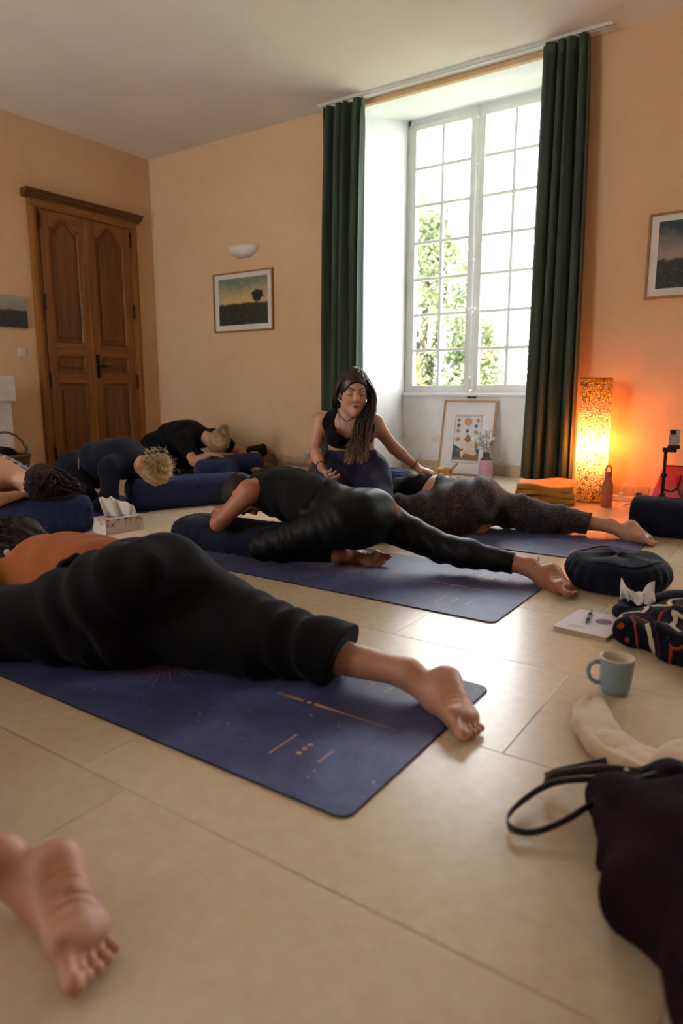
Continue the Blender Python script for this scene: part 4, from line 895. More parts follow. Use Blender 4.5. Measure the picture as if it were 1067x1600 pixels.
# ---- pictures
def landscape(name, sky_top, sky_mid, land1, land2, hor, tree=None):
    n = NT(name); co = n.co('Generated'); sp = n.new('ShaderNodeSeparateXYZ', {0: co}); x, z = sp.outputs[0], sp.outputs[2]
    nz = n.noise(5, 8, .7, co); h = n.math('ADD', z, n.math('MULTIPLY', n.math('SUBTRACT', nz, .5), .22))
    sky = n.mix(n.ramp(n.math('ADD', z, n.math('MULTIPLY', n.math('SUBTRACT', n.noise(3.2, 6, .65, co, 1.0), .5), .7)), [(.5, 0.0), (.95, 1.0)]), hexc(sky_mid), hexc(sky_top))
    land = n.ramp(n.noise(14, 8, .75, n.co('Generated', (1, 1, 2.2))), [(.36, hexc(land1)), (.56, hexc(land2)), (.72, hexc('#8C8358'))])
    a = n.mix(n.ramp(h, [(hor-.02, 1.0), (hor+.02, 0.0)]), sky, land)
    if tree:
        dx = n.math('SUBTRACT', x, tree[0]); dz = n.math('SUBTRACT', z, tree[1]); r = n.math('SQRT', n.math('ADD', n.math('MULTIPLY', dx, dx), n.math('MULTIPLY', n.math('MULTIPLY', dz, dz), .8)))
        r = n.math('ADD', r, n.math('MULTIPLY', n.math('SUBTRACT', n.noise(13, 6, .75, co), .5), .34)); a = n.mix(n.ramp(r, [(tree[2], 1.0), (tree[2]+.03, 0.0)]), a, hexc('#15170F'))
    n.base(a).rough(.55); n.bump(n.noise(40, 6, .7, co), .3, .003); return n.m
M_FRAME = wood('pale_frame_wood', '#8A5A2C', '#A06C38', '#B07C46', .5, 2, 2.0); M_MOUNT = simple('white_mount_card', '#D3C9C0', '#DCD3CA', .8, 6)
def picture(label, x0, x1, z0, z1, y, pic, mount, fw=.014):
    cx = (x0+x1)/2; r = thing('framed_painting', label, 'painting', (cx, y, z0)); w2 = (x1-x0)/2; hh = z1-z0
    for a, b, c, d in ((-w2, -w2+fw, 0, hh), (w2-fw, w2, 0, hh), (-w2+fw, w2-fw, 0, fw), (-w2+fw, w2-fw, hh-fw, hh)):
        MB().box(a, b, -.028, -.002, c, d).build('frame_side', M_FRAME, r, bevel=.002)
    MB().box(-w2+fw, w2-fw, -.014, -.004, fw, hh-fw).build('mount', M_MOUNT, r)
    MB().box(-w2+mount, w2-mount, -.0155, -.012, mount*.95, hh-mount*.85).build('canvas', pic, r)
picture('wood framed landscape with a dark tree hanging under the wall lamp', -5.075, -4.305, 1.352, 1.917, YW, landscape('landscape_print', '#6E7C68', '#C9AC74', '#0F120E', '#2B2D1C', .46, (.80, .60, .10)), .068)
picture('wood framed dusk landscape on the wall at the right edge', -1.02, -.29, 1.394, 1.942, YW, landscape('dusk_print', '#12303C', '#8E8478', '#0B0E10', '#1C2320', .44), .066)
cv = thing('canvas_painting', 'small unframed dark canvas on the wall left of the door', 'painting', (XL, 3.45, 1.335))
MB().box(0, .022, -.25, .243, 0, .272).build('canvas', landscape('misty_canvas', '#A09A86', '#8C8A78', '#15181A', '#2C3232', .55), cv, bevel=.002)
MB().box(-.0, .004, -.24, .233, .008, .264).build('stretcher', M_FRAME, cv)
# ---- switch and sockets
def wallplate(name, label, y, z, kind):
    r = thing(name, label, 'switch' if kind == 's' else 'socket', (XL, y, z)); MB().box(0, .010, -.038, .038, -.038, .038).build('plate', M_PLW, r, bevel=.004)
    if kind == 's': MB().box(.010, .014, -.026, .026, -.026, .026).build('rocker', M_PLW, r, bevel=.002)
    else:
        MB().lathe([(.022, 0), (.024, .004), (.020, .005), (.018, .001)], 20).build('recess', M_PLW, r, True).matrix_local = Matrix.Translation((.010, 0, 0)) @ Matrix.Rotation(PI/2, 4, 'Y')
        for dy in (-.009, .009): MB().tube([(.0105, dy, 0), (.012, dy, 0)], .0025, 8).build('pin_hole', M_BLACKM, r)
wallplate('light_switch', 'white light switch on the wall beside the door', 3.62, 1.12, 's')
wallplate('power_socket', 'white power socket low on the wall beside the door frame', 3.64, .27, 'p')
wallplate('power_socket', 'white power socket low on the wall above the wicker basket', 3.45, .29, 'p')
ds = thing('door_stop', 'tiny white door stop on the floor at the door', 'door stop', (-5.86, 3.80, 0)); MB().lathe([(.014, 0), (.015, .004), (.012, .012), (.012, .024), (.009, .030)], 16).build('cap', M_PLW, ds, True); MB().lathe([(.017, 0), (.017, .003)], 16).build('foot', M_PLW, ds)
# ---- white stone mantel at the left edge
M_MANT = simple('white_limestone', '#C9C2BC', '#D8D2CC', .8, 14, .3, 60)
mt = thing('fireplace_mantel', 'white stone fireplace surround at the left edge of the room', 'fireplace', (XL+.003, 2.6, 0))
MB().box(0, .30, -.72, .755, .69, .905).build('lintel', M_MANT, mt, bevel=.006)
for y0, y1 in ((.50, .73), (-.70, -.47)): MB().box(0, .26, y0, y1, 0, .69).build('jamb', M_MANT, mt, bevel=.006)
MB().box(0, .01, -.47, .5, 0, .69).build('fireback', M_BLACKM, mt)
# ---- wicker basket
def wicker():
    n = NT('wicker'); co = n.co('Object', (60, 60, 110)); br = n.new('ShaderNodeTexWave', {'Scale': 1.0, 'Distortion': 3.0, 'Vector': co}, bands_direction='Z')
    n.base(n.ramp(br.outputs['Fac'], [(.2, hexc('#3A2414')), (.7, hexc('#8A6238'))])).rough(.7); return n.m
M_WICK = wicker()
bk = thing('wicker_basket', 'brown wicker basket with a hoop handle by the fireplace', 'basket', (-5.47, 3.10, 0))
m = MB()
for i in range(17): z = .008+i*.0145; rr = .15+.035*(z/.25); m.tube([((rr+.004*math.sin(a*14+i*PI))*math.cos(a), (rr+.004*math.sin(a*14+i*PI))*math.sin(a), z) for a in np.linspace(0, 2*PI, 57)[:-1]], .0085, 5, True)
m.build('woven_side', M_WICK, bk, True)
MB().lathe([(.155, .0), (.155, .012)], 24).build('base', M_WICK, bk)
MB().tube([(.19*math.cos(a), .19*math.sin(a), .252) for a in np.linspace(0, 2*PI, 40)[:-1]], .012, 7, True).build('rim', M_WICK, bk, True)
MB().tube([(.0+.01*math.sin(t*60), .19*math.cos(t), .25+.19*math.sin(t)) for t in np.linspace(0, PI, 40)], .010, 7).build('handle', M_WICK, bk, True)
tag(sdf_obj('black_bundle', [EL((-5.45, 3.05, .27), (.11, .10, .06)), EL((-5.49, 3.13, .26), (.09, .08, .05))], .012, M_BLACKC, None, (0, 0, 0), folds(.008, [(1, .3, .6), (.2, 1, .5)], 50, 2)), 'black cloth bundle lying in the wicker basket', 'clothing')
# ---- yoga mats
def matmat(name, c1, c2, c3):
    n = NT(name); co = n.co(); a = n.ramp(n.noise(3.4, 8, .68, co, .5), [(.28, hexc(c1)), (.5, hexc(c2)), (.74, hexc(c3))])
    v = n.new('ShaderNodeTexVoronoi', {'Scale': 17.0, 'Vector': co}); st = n.ramp(v.outputs['Distance'], [(.035, 1.0), (.075, 0.0)])
    v2 = n.noise(6, 2, .5, co); st = n.math('MULTIPLY', st, n.ramp(v2, [(.5, 0.0), (.58, .8)]))
    n.base(n.mix(st, a, hexc('#B9A68E'))).rough(.52); n.bump(n.noise(220, 3, .6, co), .15, .002); n.b.inputs['Sheen Weight'].default_value = .1; return n.m
M_MAT = matmat('indigo_mat', '#101338', '#232C62', '#505C98'); M_MATB = simple('plain_blue_mat', '#1E2858', '#27336A', .6, 6, .1, 150); M_LILAC = simple('lilac_mat', '#6A5A7A', '#7C6B8C', .6, 6, .1, 150); M_RUBBER = simple('black_mat_edge', '#0C0C12', '#14141A', .7, 20)
def mat_(label, x0, x1, y0, y1, material, motif=False, t=.005):
    r = thing('yoga_mat', label, 'yoga mat', ((x0+x1)/2, (y0+y1)/2, 0)); a, b, rad = (x1-x0)/2, (y1-y0)/2, .028
    def outline(g):
        P = []
        for sx, sy, s0 in ((1, 1, 0), (-1, 1, 90), (-1, -1, 180), (1, -1, 270)):
            for k in range(7): an = R(s0+15*k); P.append((sx*(a-rad)+(rad-g)*math.cos(an), sy*(b-rad)+(rad-g)*math.sin(an)))
        return P
    MB().prism(outline(0), .0003, t-.0008, 'z').build('backing', M_RUBBER, r)
    MB().prism(outline(.0012), t-.0008, t, 'z').build('surface', material, r)
    if motif:   # copper-coloured print: rays, a long tapering line, dashes and dots
        z = t+.0004
        def strip(m, p, q, w0, w1):
            p, q = Vector(p), Vector(q); d = (q-p).normalized(); nn = Vector((-d.y, d.x)); V = [p+nn*w0, q+nn*w1, q-nn*w1, p-nn*w0]; m.add([(v.x, v.y, z) for v in V], [(0, 1, 2, 3)]); return m
        def dot(m, c, rr): m.add([(c[0]+rr*math.cos(q), c[1]+rr*math.sin(q), z) for q in np.linspace(0, 2*PI, 11)[:-1]], [tuple(range(10))]); return m
        rays = MB(); cx = .055
        for k in range(50):
            an = 2*PI*(k+.5)/50; L0, L1 = .045, .10+.065*((k*7) % 5)/4+.04*abs(math.sin(k/25*PI)); strip(rays, (cx+L0*math.cos(an), L0*math.sin(an)), (cx+L1*math.cos(an), L1*math.sin(an)), .0011, .0006)
        rays.build('printed_rays', M_GOLDPRINT, r, kind='stuff')
        for p, q, w0, w1 in (((.47, 0), (.555, 0), .0035, .0065), ((.59, 0), (.68, 0), .0065, .0025), ((.6805, 0), (.83, 0), .0022, .0008), ((-.47, 0), (-.62, 0), .0035, .001)): strip(MB(), p, q, w0, w1).build('printed_line', M_GOLDPRINT, r)
        dot(MB(), (.572, 0), .0075).build('printed_dot', M_GOLDPRINT, r); sp_ = MB()
        for sy in (-1, 1):
            strip(MB(), (.647, sy*.145), (.647, sy*.245), .0022, .0022).build('printed_dash', M_GOLDPRINT, r); strip(MB(), (.757, sy*.155), (.757, sy*.215), .0008, .0026).build('printed_dash', M_GOLDPRINT, r)
            for k in range(3): dot(MB(), (.70+.0, sy*(.165+.021*k)), .0062).build('printed_dot', M_GOLDPRINT, r)
            for k in range(16): q = rnd.rand(2); dot(sp_, (-.85+1.68*q[0], sy*(.03+.29*q[1])), .0022+.002*rnd.rand())
        sp_.build('printed_specks', M_GOLDPRINT, r, kind='stuff')
    return r
mat_('indigo printed yoga mat in the foreground, under the person in rust', -2.46, -.63, .942, 1.63, M_MAT, True)
mat_('indigo printed yoga mat in the middle, under the person in leggings', -2.65, -.815, 2.12, 2.80, M_MAT, True)
mat_('indigo printed yoga mat farthest from the camera, under the patterned trousers', -2.46, -.63, 3.19, 3.87, M_MAT, True)
mat_('dark blue yoga mat in the corner under the blonde person with the claw clip', -5.75, -4.02, 4.20, 4.88, M_MATB)
mat_('dark blue yoga mat under the person in the navy jacket', -5.30, -3.50, 2.60, 3.26, M_MATB)
mat_('dark blue yoga mat under the person with plum hair', -5.30, -3.42, 1.70, 2.36, M_MATB)
mat_('lilac yoga mat lying by the wall behind the teacher', -4.10, -2.30, 4.48, 5.08, M_LILAC)
# ---- bolsters and cushions
M_EMB = simple('embroidery', '#9C948A', '#B5ADA2', .7, 40)
def bolster(label, c, ang, L, ry, rz, material, seed, logo=False, tilt=0, group=None):
    r = thing('bolster', label, 'bolster', (c[0], c[1], 0), ang); rs = np.random.RandomState(seed); ph = rs.rand(8)*6.28; nu, nv = 72, 60
    def fn(u, v):
        a = 2*PI*u; s = (v-.5)*2; edge = .90
        if abs(s) < edge: k = 1.0; x = s*L/2
        else:
            e = (abs(s)-edge)/(1-edge); k = math.cos(e*PI/2)**.55 if e < 1 else 0.0; k = max(k, .02); x = math.copysign(edge*L/2+(1-edge)*L/2*math.sin(min(1, e*1.25)*PI/2)-.018*max(0, e-.55)/.45, s)
        pl = 1+.03*math.sin(a*22+ph[0])*max(0, (abs(s)-.80)/.2)
        wr = 1+.012*math.sin(a*5+s*7+ph[1])+.010*math.sin(s*23+a*2+ph[2])+.007*math.sin(s*41-a*3+ph[3])+.012*math.sin(s*3+ph[4])
        y, z = ry*math.cos(a), rz*math.sin(a); n_ = 2.5; f = (abs(math.cos(a))**n_+abs(math.sin(a))**n_)**(-1/n_); y *= f; z *= f
        zz = z*k*pl*wr+rz; return (x, y*k*pl*wr, max(.007, zz) if zz > .02 else .007+.02*max(0, zz)/2)
    m = MB(); m.grid(lambda u, v: fn(u, v), nu, nv, True); m.build('cover', material, r, True)
    for sx in (-1, 1): MB().lathe([(.004, -.004), (.022, -.002), (.022, .003), (.004, .005)], 16).build('end_button', material, r, True).matrix_local = Matrix.Translation((sx*(L/2-.014), 0, rz)) @ Matrix.Rotation(PI/2, 4, 'Y')
    MB().tube([Vector(fn(.27, v))+Vector((0, 0, .0008)) for v in np.linspace(.06, .94, 40)], .0022, 5).build('seam', material, r, True)
    if logo:
        m = MB()
        for k in range(7):
            an = R(-75+25*k); d = Vector((math.sin(an), math.cos(an))); nn = Vector((d.y, -d.x)); p0 = d*.010; p1 = d*(.036 if k % 2 == 0 else .028); mid = (p0+p1)/2
            m.add([(0, q.x, q.y) for q in (p0, mid+nn*.005, p1, mid-nn*.005)], [(0, 1, 2, 3)])
        o = m.build('embroidered_lotus', M_EMB, r); s2 = o.modifiers.new('t', 'SOLIDIFY'); s2.thickness = .002; o.location = (logo*(L/2+.001), ry*.25, rz*.72)
    return r
GB = 'bolsters propping the folded people'
bolster('navy bolster lying at the left edge under the person with plum hair', (-3.485, 2.02), R(66), .76, .12, .10, M_DENIM, 1)
bolster('navy bolster with a small lotus mark under the curly blonde person', (-3.50, 3.235), R(66), .78, .135, .105, M_DENIM, 2, -1)
bolster('short navy bolster under the far hand of the blonde person in the corner', (-4.33, 4.66), R(80), .46, .12, .10, M_DENIM, 3)
bolster('dark navy bolster under the chest of the person in the black sleeveless top', (-2.27, 2.44), R(4), .66, .15, .078, M_DENIMB, 4, -1)
bolster('dark navy bolster under the chest of the person in the rust top', (-2.40, 1.30), R(3), .70, .16, .062, M_DENIMB, 5)
bolster('dark navy bolster at the right edge in front of the red bag', (-.425, 4.03), R(2), .70, .13, .104, M_DENIMB, 6)
def zafu(label, c, rad, hgt, seed, material, sq=1.0, rz=0):
    r = thing('round_cushion', label, 'cushion', (c[0], c[1], c[2] if len(c) > 2 else 0), rz); rs = np.random.RandomState(seed); ph = rs.rand(6)*6.28; n = 120
    prof = [(.02, .004), (.55, .003), (.80, .006), (.93, .10), (1.0, .30), (1.02, .48), (.99, .66), (.92, .82), (.82, .92), (.70, .97), (.40, 1.0), (.02, 1.0)]
    def md(a, t, q, z):
        side = max(0, 1-abs(z/hgt-.5)*1.9); p = 1+.022*side*math.sin(a*26+2*math.sin(a*3+ph[0]))+.015*math.sin(a*3+ph[1]); w = .005*math.sin(a*5+ph[2])*(z/hgt)+.003*math.sin(q*40+a*2)*(z/hgt)
        return (q*p, max(.003, z+w*(1 if z > .02 else 0)))
    pr = []
    for i in range(len(prof)-1):
        for k in range(4): t = k/4; pr.append(tuple(prof[i][j]*(1-t)+prof[i+1][j]*t for j in (0, 1)))
    pr.append(prof[-1]); m = MB().lathe([(q*rad, z*hgt) for q, z in pr], n, mod=md); o = m.build('cover', material, r, True); o.scale = (1, sq, 1)
    for zz, rr in ((.93, .80),): MB().tube([(rad*rr*(1+.015*math.sin(a*3+ph[1]))*math.cos(a), sq*rad*rr*math.sin(a), hgt*zz+.005*math.sin(a*5+ph[2])) for a in np.linspace(0, 2*PI, 60)[:-1]], .0035, 6, True).build('piping', material, r, True)
    m = MB().tube([(rad*.98*math.cos(a), sq*rad*.98*math.sin(a), hgt*.55+.018*math.sin((a-2.2)*6)) for a in np.linspace(2.2, 2.7, 10)], [.004]+[.009]*8+[.004], 6); m.build('carry_loop', material, r, True)
    return r
zafu('dark navy round meditation cushion standing beside the stretched foot with the anklet', (-.585, 2.85), .20, .128, 2, M_DENIMB)
zafu('blue round cushion under the arms of the blonde person in the corner', (-4.14, 4.20), .19, .205, 12, M_DENIM, .95, .4)
zafu('crumpled blue cushion on the lilac mat below the window', (-2.80, 4.80, .005), .20, .145, 5, M_DENIM, .8, .3)
zafu('navy cushion under the kneeling teacher', (-2.26, 3.36), .15, .14, 8, M_DENIMB)
# ---- tissue box
def floral():
    n = NT('floral_card'); co = n.co(); sp = n.new('ShaderNodeSeparateXYZ', {0: co}); v = n.noise(42, 5, .7, co, 1.5); z = sp.outputs[2]
    band = n.math('ADD', n.math('MULTIPLY', z, 6.0), n.math('MULTIPLY', n.noise(16, 2, .5, co), 1.1)); f = n.math('MULTIPLY', n.ramp(v, [(.50, 0.0), (.56, 1.0)]), n.ramp(band, [(.82, 0.0), (1.02, 1.0)]))
    n.base(n.mix(f, hexc('#CDBFB6'), hexc('#6E3B2A'))).rough(.6); return n.m
tb = thing('tissue_box', 'floral cardboard tissue box with tissues pulled out, on the floor by the bolsters', 'tissue box', (-3.165, 2.418, 0), R(82))
MB().box(-.117, .117, -.07, .07, .0, .085).build('box', floral(), tb, bevel=.0015)
MB().prism([(.07*math.cos(a), .028*math.sin(a)) for a in np.linspace(0, 2*PI, 25)[:-1]], .0852, .0860, 'z').build('opening', M_BLACKM, tb)
M_TISS = simple('tissue_paper', '#D6D3D2', '#E2DFDE', .9, 20, .1, 90)
def sheet(fn, nu, nv, name, matl, parent, t=.0006):
    o = MB().grid(fn, nu, nv).build(name, matl, parent, True); s2 = o.modifiers.new('t', 'SOLIDIFY'); s2.thickness = t; return o
sheet(lambda u, v: (-.075+.10*u+.025*v*math.sin(u*3)-.02*v, .018*math.sin(u*7+v*2)*(1-.4*v)+.02*(v-.3), .08+.115*v*(1-.55*max(0, u-.45))+.006*math.sin(u*20)), 22, 12, 'tissue', M_TISS, tb)
sheet(lambda u, v: (-.045+.14*u, -.012+.02*math.sin(u*5+1)+.02*v*math.cos(u*4), .08+.10*v*math.sqrt(max(0, 1-u*u*.95))+.003*math.sin(u*25)), 22, 12, 'tissue', M_TISS, tb)
# ---- poster leaning in the window recess
M_PFR = wood('oak_poster_frame', '#9C7446', '#B48A58', '#C39A68', .5, 2, 2.0); M_PAPER = simple('poster_paper', '#D9D6DA', '#E0DDE0', .7, 4)
ps = thing('framed_poster', 'oak framed star print leaning under the window', 'poster', (-2.62, 5.868, 0)); lean = R(-10.5)
def lp(o): o.matrix_local = Matrix.Rotation(lean, 4, 'X') @ Matrix.Rotation(R(1.0), 4, 'Z'); return o
pw, ph_ = .262, .70
for a, b, c, d in ((-pw, -pw+.016, 0, ph_), (pw-.016, pw, 0, ph_), (-pw+.016, pw-.016, 0, .016), (-pw+.016, pw-.016, ph_-.016, ph_)): lp(MB().box(a, b, -.012, .012, c, d).build('frame_side', M_PFR, ps, bevel=.002))
lp(MB().box(-pw+.016, pw-.016, 0, .008, .016, ph_-.016).build('mount', M_PAPER, ps))
def flat(name, polys, matl, y, parent=None):
    m = MB()
    for pl in polys: n0 = len(m.V); m.add([(a, y, b) for a, b in pl], [tuple(range(len(pl)))])
    return lp(m.build(name, matl, parent or ps))
C_ = lambda nm, h: simple('print_'+nm, h, h, .7)
def rect(a, b, c, d): return [(a, c), (b, c), (b, d), (a, d)]
X0, X1, Z0, Z1 = -.132, .132, .115, .565
flat('print_border', [rect(X0, X1, Z0, Z1)], C_('ink', '#2A2A38'), -.0006); flat('print_ground', [rect(X0+.004, X1-.004, Z0+.028, Z1-.014), rect(X0+.004, X1-.004, Z0+.004, Z0+.024), rect(X0+.004, X1-.004, Z1-.011, Z1-.003)], C_('cream', '#D8D6D8'), -.001)
def star(cx, cz, r1, r2, n): return [(cx+(r1 if k % 2 == 0 else r2)*math.sin(PI*k/n), cz+(r1 if k % 2 == 0 else r2)*math.cos(PI*k/n)) for k in range(2*n)]
flat('print_star', [star(.0, .50, .05, .024, 12)], C_('ochre', '#9A6428'), -.0014); flat('print_star', [star(0, .50, .028, .018, 12)], C_('amber', '#D2A050'), -.0018)
flat('print_star', [star(-.095, .515, .027, .012, 8), star(.095, .515, .027, .012, 8), star(-.095, .415, .027, .012, 8), star(.085, .405, .03, .013, 8), star(-.09, .335, .032, .016, 8)], C_('brown', '#A87A42'), -.0014)
flat('print_star', [star(-.093, .465, .026, .012, 8), star(.08, .462, .026, .012, 8), star(-.0, .415, .027, .012, 8)], C_('blue', '#2E4C9C'), -.0014)
def blob(cx, cz, a, b, n=18, ph0=0, wob=.12): return [(cx+a*math.cos(t)*(1+wob*math.sin(3*t+ph0)), cz+b*math.sin(t)*(1+wob*math.cos(2*t+ph0))) for t in np.linspace(0, 2*PI, n+1)[:-1]]
flat('print_hill', [[(X0+.005, .145), (X1-.005, .145), (X1-.005, .255), (.06, .235), (-.02, .22), (-.07, .26), (X0+.005, .29)]], C_('slate', '#3E5A6A'), -.0014)
flat('print_meadow', [[(X0+.005, .145), (X1-.005, .145), (X1-.005, .19), (.07, .20), (.0, .165), (X0+.03, .17)], blob(.10, .275, .018, .03)], C_('umber', '#8A6A3C'), -.0018)
flat('print_flower', [blob(.03, .285, .05, .075, 18, 1, .25), blob(-.035, .24, .02, .07, 16, 2, .2), blob(.055, .215, .06, .028, 16, 4, .2)], C_('petal', '#D9C3B2'), -.0022)
flat('print_leaf', [blob(.012, .345, .035, .03, 16, 3, .3), blob(-.06, .235, .04, .014, 16, 5, .3), blob(.03, .185, .05, .016, 16, 2, .3)], C_('leaf', '#8C6A44'), -.0026)
# ---- vase with flowers
vs = thing('flower_vase', 'pink ribbed vase with a dark neck and white flowers beside the poster', 'vase', (-2.345, 5.74, 0))
M_PINKV = simple('pink_ceramic', '#B58794', '#C297A2', .5, 20); M_DKV = simple('dark_glaze', '#3A3338', '#4A4046', .4, 20)
pr = [(.062, 0), (.066, .006)]
for i in range(12): z = .010+i*.0125; rr = .0665-.004*(i/12); pr += [(rr, z), (rr-.0022, z+.0065)]
pr += [(.060, .163), (.056, .170)]; MB().lathe(pr, 40).build('body', M_PINKV, vs, True)
MB().lathe([(.0565, .168), (.05, .178), (.036, .190), (.030, .20), (.029, .225), (.033, .236), (.030, .238), (.026, .225), (.02, .20)], 32).build('neck', M_DKV, vs, True)
M_STEM = simple('green_stem', '#4A5E38', '#66784A', .7, 30); M_PETAL = simple('white_petal', '#D6D2C4', '#E6E2D6', .7, 30); M_LEAF = simple('leaf_green', '#56693F', '#74854F', .6, 30); M_YOLK = simple('flower_centre', '#B08A3A', '#C8A24A', .7, 30)
rs = np.random.RandomState(3)
fl_c = []
for i in range(13):
    an = rs.rand()*6.28; sp_ = rs.uniform(.02, .12); top = V3(-.035+sp_*math.cos(an)*1.1, sp_*math.sin(an)*.6, rs.uniform(.32, .455)); p0 = V3(.008*math.cos(an), .008*math.sin(an), .19)
    pts = [(1-t)**2*p0+2*t*(1-t)*(p0*.6+top*.4+V3(0, 0, .06))+t*t*top for t in np.linspace(0, 1, 9)]; st_ = MB().tube(pts, .0016, 5).build('stem', M_STEM, vs, True)
    m = MB()
    for k in range(3):
        q = pts[3+k*2-(k > 1)]; d = nrm(rs.randn(3)*[1, 1, .5]); s_ = nrm(np.cross(d, [0, 0, 1])); Lf = rs.uniform(.03, .055); m.add([q, q+d*Lf*.5+s_*.008+V3(0, 0, .006), q+d*Lf, q+d*Lf*.5-s_*.008+V3(0, 0, .006)], [(0, 1, 2, 3)])
    m.build('leaf', M_LEAF, st_)
    if i < 10:
        m = MB(); ax = nrm(top-pts[-3]+.4*rs.randn(3)); u, v = frame_from(ax); u, v = np.array(u), np.array(v); npet = 9; rr = rs.uniform(.016, .026)
        for k in range(npet):
            t0 = 2*PI*k/npet; d = u*math.cos(t0)+v*math.sin(t0); s_ = np.cross(ax, d); m.add([top, top+d*rr*.6+s_*rr*.24+ax*.003, top+d*rr+ax*.006, top+d*rr*.6-s_*rr*.24+ax*.003], [(0, 1, 2, 3)])
        fo = m.build('blossom', M_PETAL, vs); m2 = MB().lathe([(.0005, -.001), (rr*.25, .0), (rr*.22, .003), (.0005, .005)], 8, tuple(top)); m2.build('blossom_centre', M_YOLK, fo, True)
# ---- amber bowl and beads
M_AMB = simple('hammered_brass', '#8A6232', '#B98A4C', .32, 30, .3, 60, metal=.85)
sb = thing('singing_bowl', 'brass bowl on the floor by the foot of the poster', 'bowl', (-2.665, 5.56, 0)); MB().lathe([(.03, .0), (.045, .004), (.068, .03), (.077, .065), (.078, .088), (.081, .092), (.076, .092), (.073, .065), (.062, .032), (.02, .012)], 40).build('bowl', M_AMB, sb, True)
MB().tube([(.02, -.03, .02), (.085, .02, .105), (.11, .04, .14)], [.009, .010, .008], 8).build('striker', M_FRAME, sb, True)
ml = thing('bead_string', 'coiled string of wooden beads on the floor between bowl and vase', 'beads', (-2.50, 5.60, 0)); m = MB()
for k in range(40): a = k*.42; rr = .03+.0006*k; m.lathe([(.0006, -.0045), (.0045, -.002), (.0045, .002), (.0006, .0045)], 6, (rr*math.cos(a)*1.3, rr*math.sin(a), .005+.006*(k % 3 == 0)))
m.build('beads', M_FRAME, ml, True)
# ---- folded yellow blanket
bl = thing('folded_blanket', 'folded yellow blanket on the floor in front of the right curtain', 'blanket', (-1.50, 4.80, 0), R(14)); M_YEL = cloth('yellow_wool', '#A07A2C', '#BC9442', .95, .4, 150, .5)
for i, (x0, x1, z0, z1) in enumerate(((-.205, .205, 0, .05), (-.20, .20, .05, .10), (-.19, .185, .10, .142))):
    def fn(u, v, x0=x0, x1=x1, z0=z0, z1=z1, i=i):
        a = 2*PI*u; n_ = 6; ca, sa = math.cos(a), math.sin(a); f = (abs(ca)**n_+abs(sa)**n_)**(-1/n_); yy = ca*f*.14*(1+.02*math.sin(v*9+i)); zz = (z0+z1)/2+sa*f*(z1-z0)/2
        zz += (.010*math.sin(v*6+i+ca*2)+.012*(ca)*(i == 2))*(zz > .02); return (x0+(x1-x0)*v, yy, max(.002, zz))
    MB().grid(fn, 40, 24, True).build('fold', M_YEL, bl, True).modifiers.new('t', 'SOLIDIFY').thickness = .004
    for xx in (x0, x1):
        m = MB(); P_ = [fn(k/40, 0 if xx == x0 else 1) for k in range(40)]; m.add(P_, [tuple(range(40))]); m.build('fold_edge', M_YEL, bl)
m = MB()
for k in range(26): y = -.13+.0104*k; m.tube([(-.20, y, .045+.02*rs.rand()), (-.225-.01*rs.rand(), y+.006*rs.randn(), .025), (-.235-.015*rs.rand(), y+.01*rs.randn(), .006)], .003, 5)
m.build('fringe', simple('cream_fringe', '#C8BC9C', '#D8CDB0', .9), bl, True)
# ---- glowing column lamp
def shade():
    n = NT('pierced_lamp_shade'); co = n.co(); sp = n.new('ShaderNodeSeparateXYZ', {0: co}); z = sp.outputs[2]
    v = n.new('ShaderNodeTexVoronoi', {'Scale': 62.0, 'Vector': co}, feature='DISTANCE_TO_EDGE'); lead = n.ramp(v.outputs['Distance'], [(.06, 1.0), (.2, 0.0)])
    vc = n.new('ShaderNodeTexVoronoi', {'Scale': 62.0, 'Vector': co}); big = n.noise(7, 3, .5, co, 1.2)
    rb = n.ramp(z, [(.0, hexc('#E8B23A')), (.09, hexc('#D99C2E')), (.12, hexc('#F0C79A')), (.60, hexc('#E89A80')), (.70, hexc('#C86A50')), (.72, hexc('#D9A02C')), (.86, hexc('#C98A22'))])
    colr = n.mix(n.ramp(big, [(.55, 0.0), (.6, .6)]), rb, hexc('#7A8290')); colr = n.mix(n.math('MULTIPLY', n.new('ShaderNodeSeparateColor', {0: vc.outputs['Color']}).outputs[0], .45), colr, hexc('#FFF2C8'))
    dark = n.mix(n.math('MULTIPLY', lead, .94), n.mix(1.0, colr, (.42, .40, .38, 1), 'MULTIPLY'), hexc('#2A1608'))
    tr = n.new('ShaderNodeBsdfTranslucent', {0: dark}); df = n.new('ShaderNodeBsdfDiffuse', {0: dark}); tp = n.new('ShaderNodeBsdfTransparent', {0: (1, .46, .16, 1)})
    m1 = n.new('ShaderNodeMixShader', {0: .35, 1: tr.outputs[0], 2: df.outputs[0]}); hole = n.math('MULTIPLY', n.ramp(v.outputs['Distance'], [(.22, 0.0), (.30, 1.0)]), .55)
    m2 = n.new('ShaderNodeMixShader', {0: hole, 1: m1.outputs[0], 2: tp.outputs[0]}); n.t.links.new(m2.outputs[0], n.out.inputs[0]); return n.m
LX, LY = -1.247, 4.985
lm = thing('column_lamp', 'tall glowing mosaic-patterned column lamp beside the right curtain', 'lamp', (LX, LY, 0))
sh_ = MB().grid(lambda u, v: (.108*math.cos(2*PI*u), .108*math.sin(2*PI*u), .012+.848*v), 64, 40, True).build('shade', shade(), lm, True)
MB().grid(lambda u, v: (.106*v*math.cos(2*PI*u), .106*v*math.sin(2*PI*u), .857+.004*(1-v)), 48, 5, True).build('added_top_panel', sh_.data.materials[0], lm, True)  # unseen lid, added to keep lamp light from escaping upward
M_BRASS = simple('brass_wire', '#7A5A22', '#9A7632', .35, 30, metal=.9)
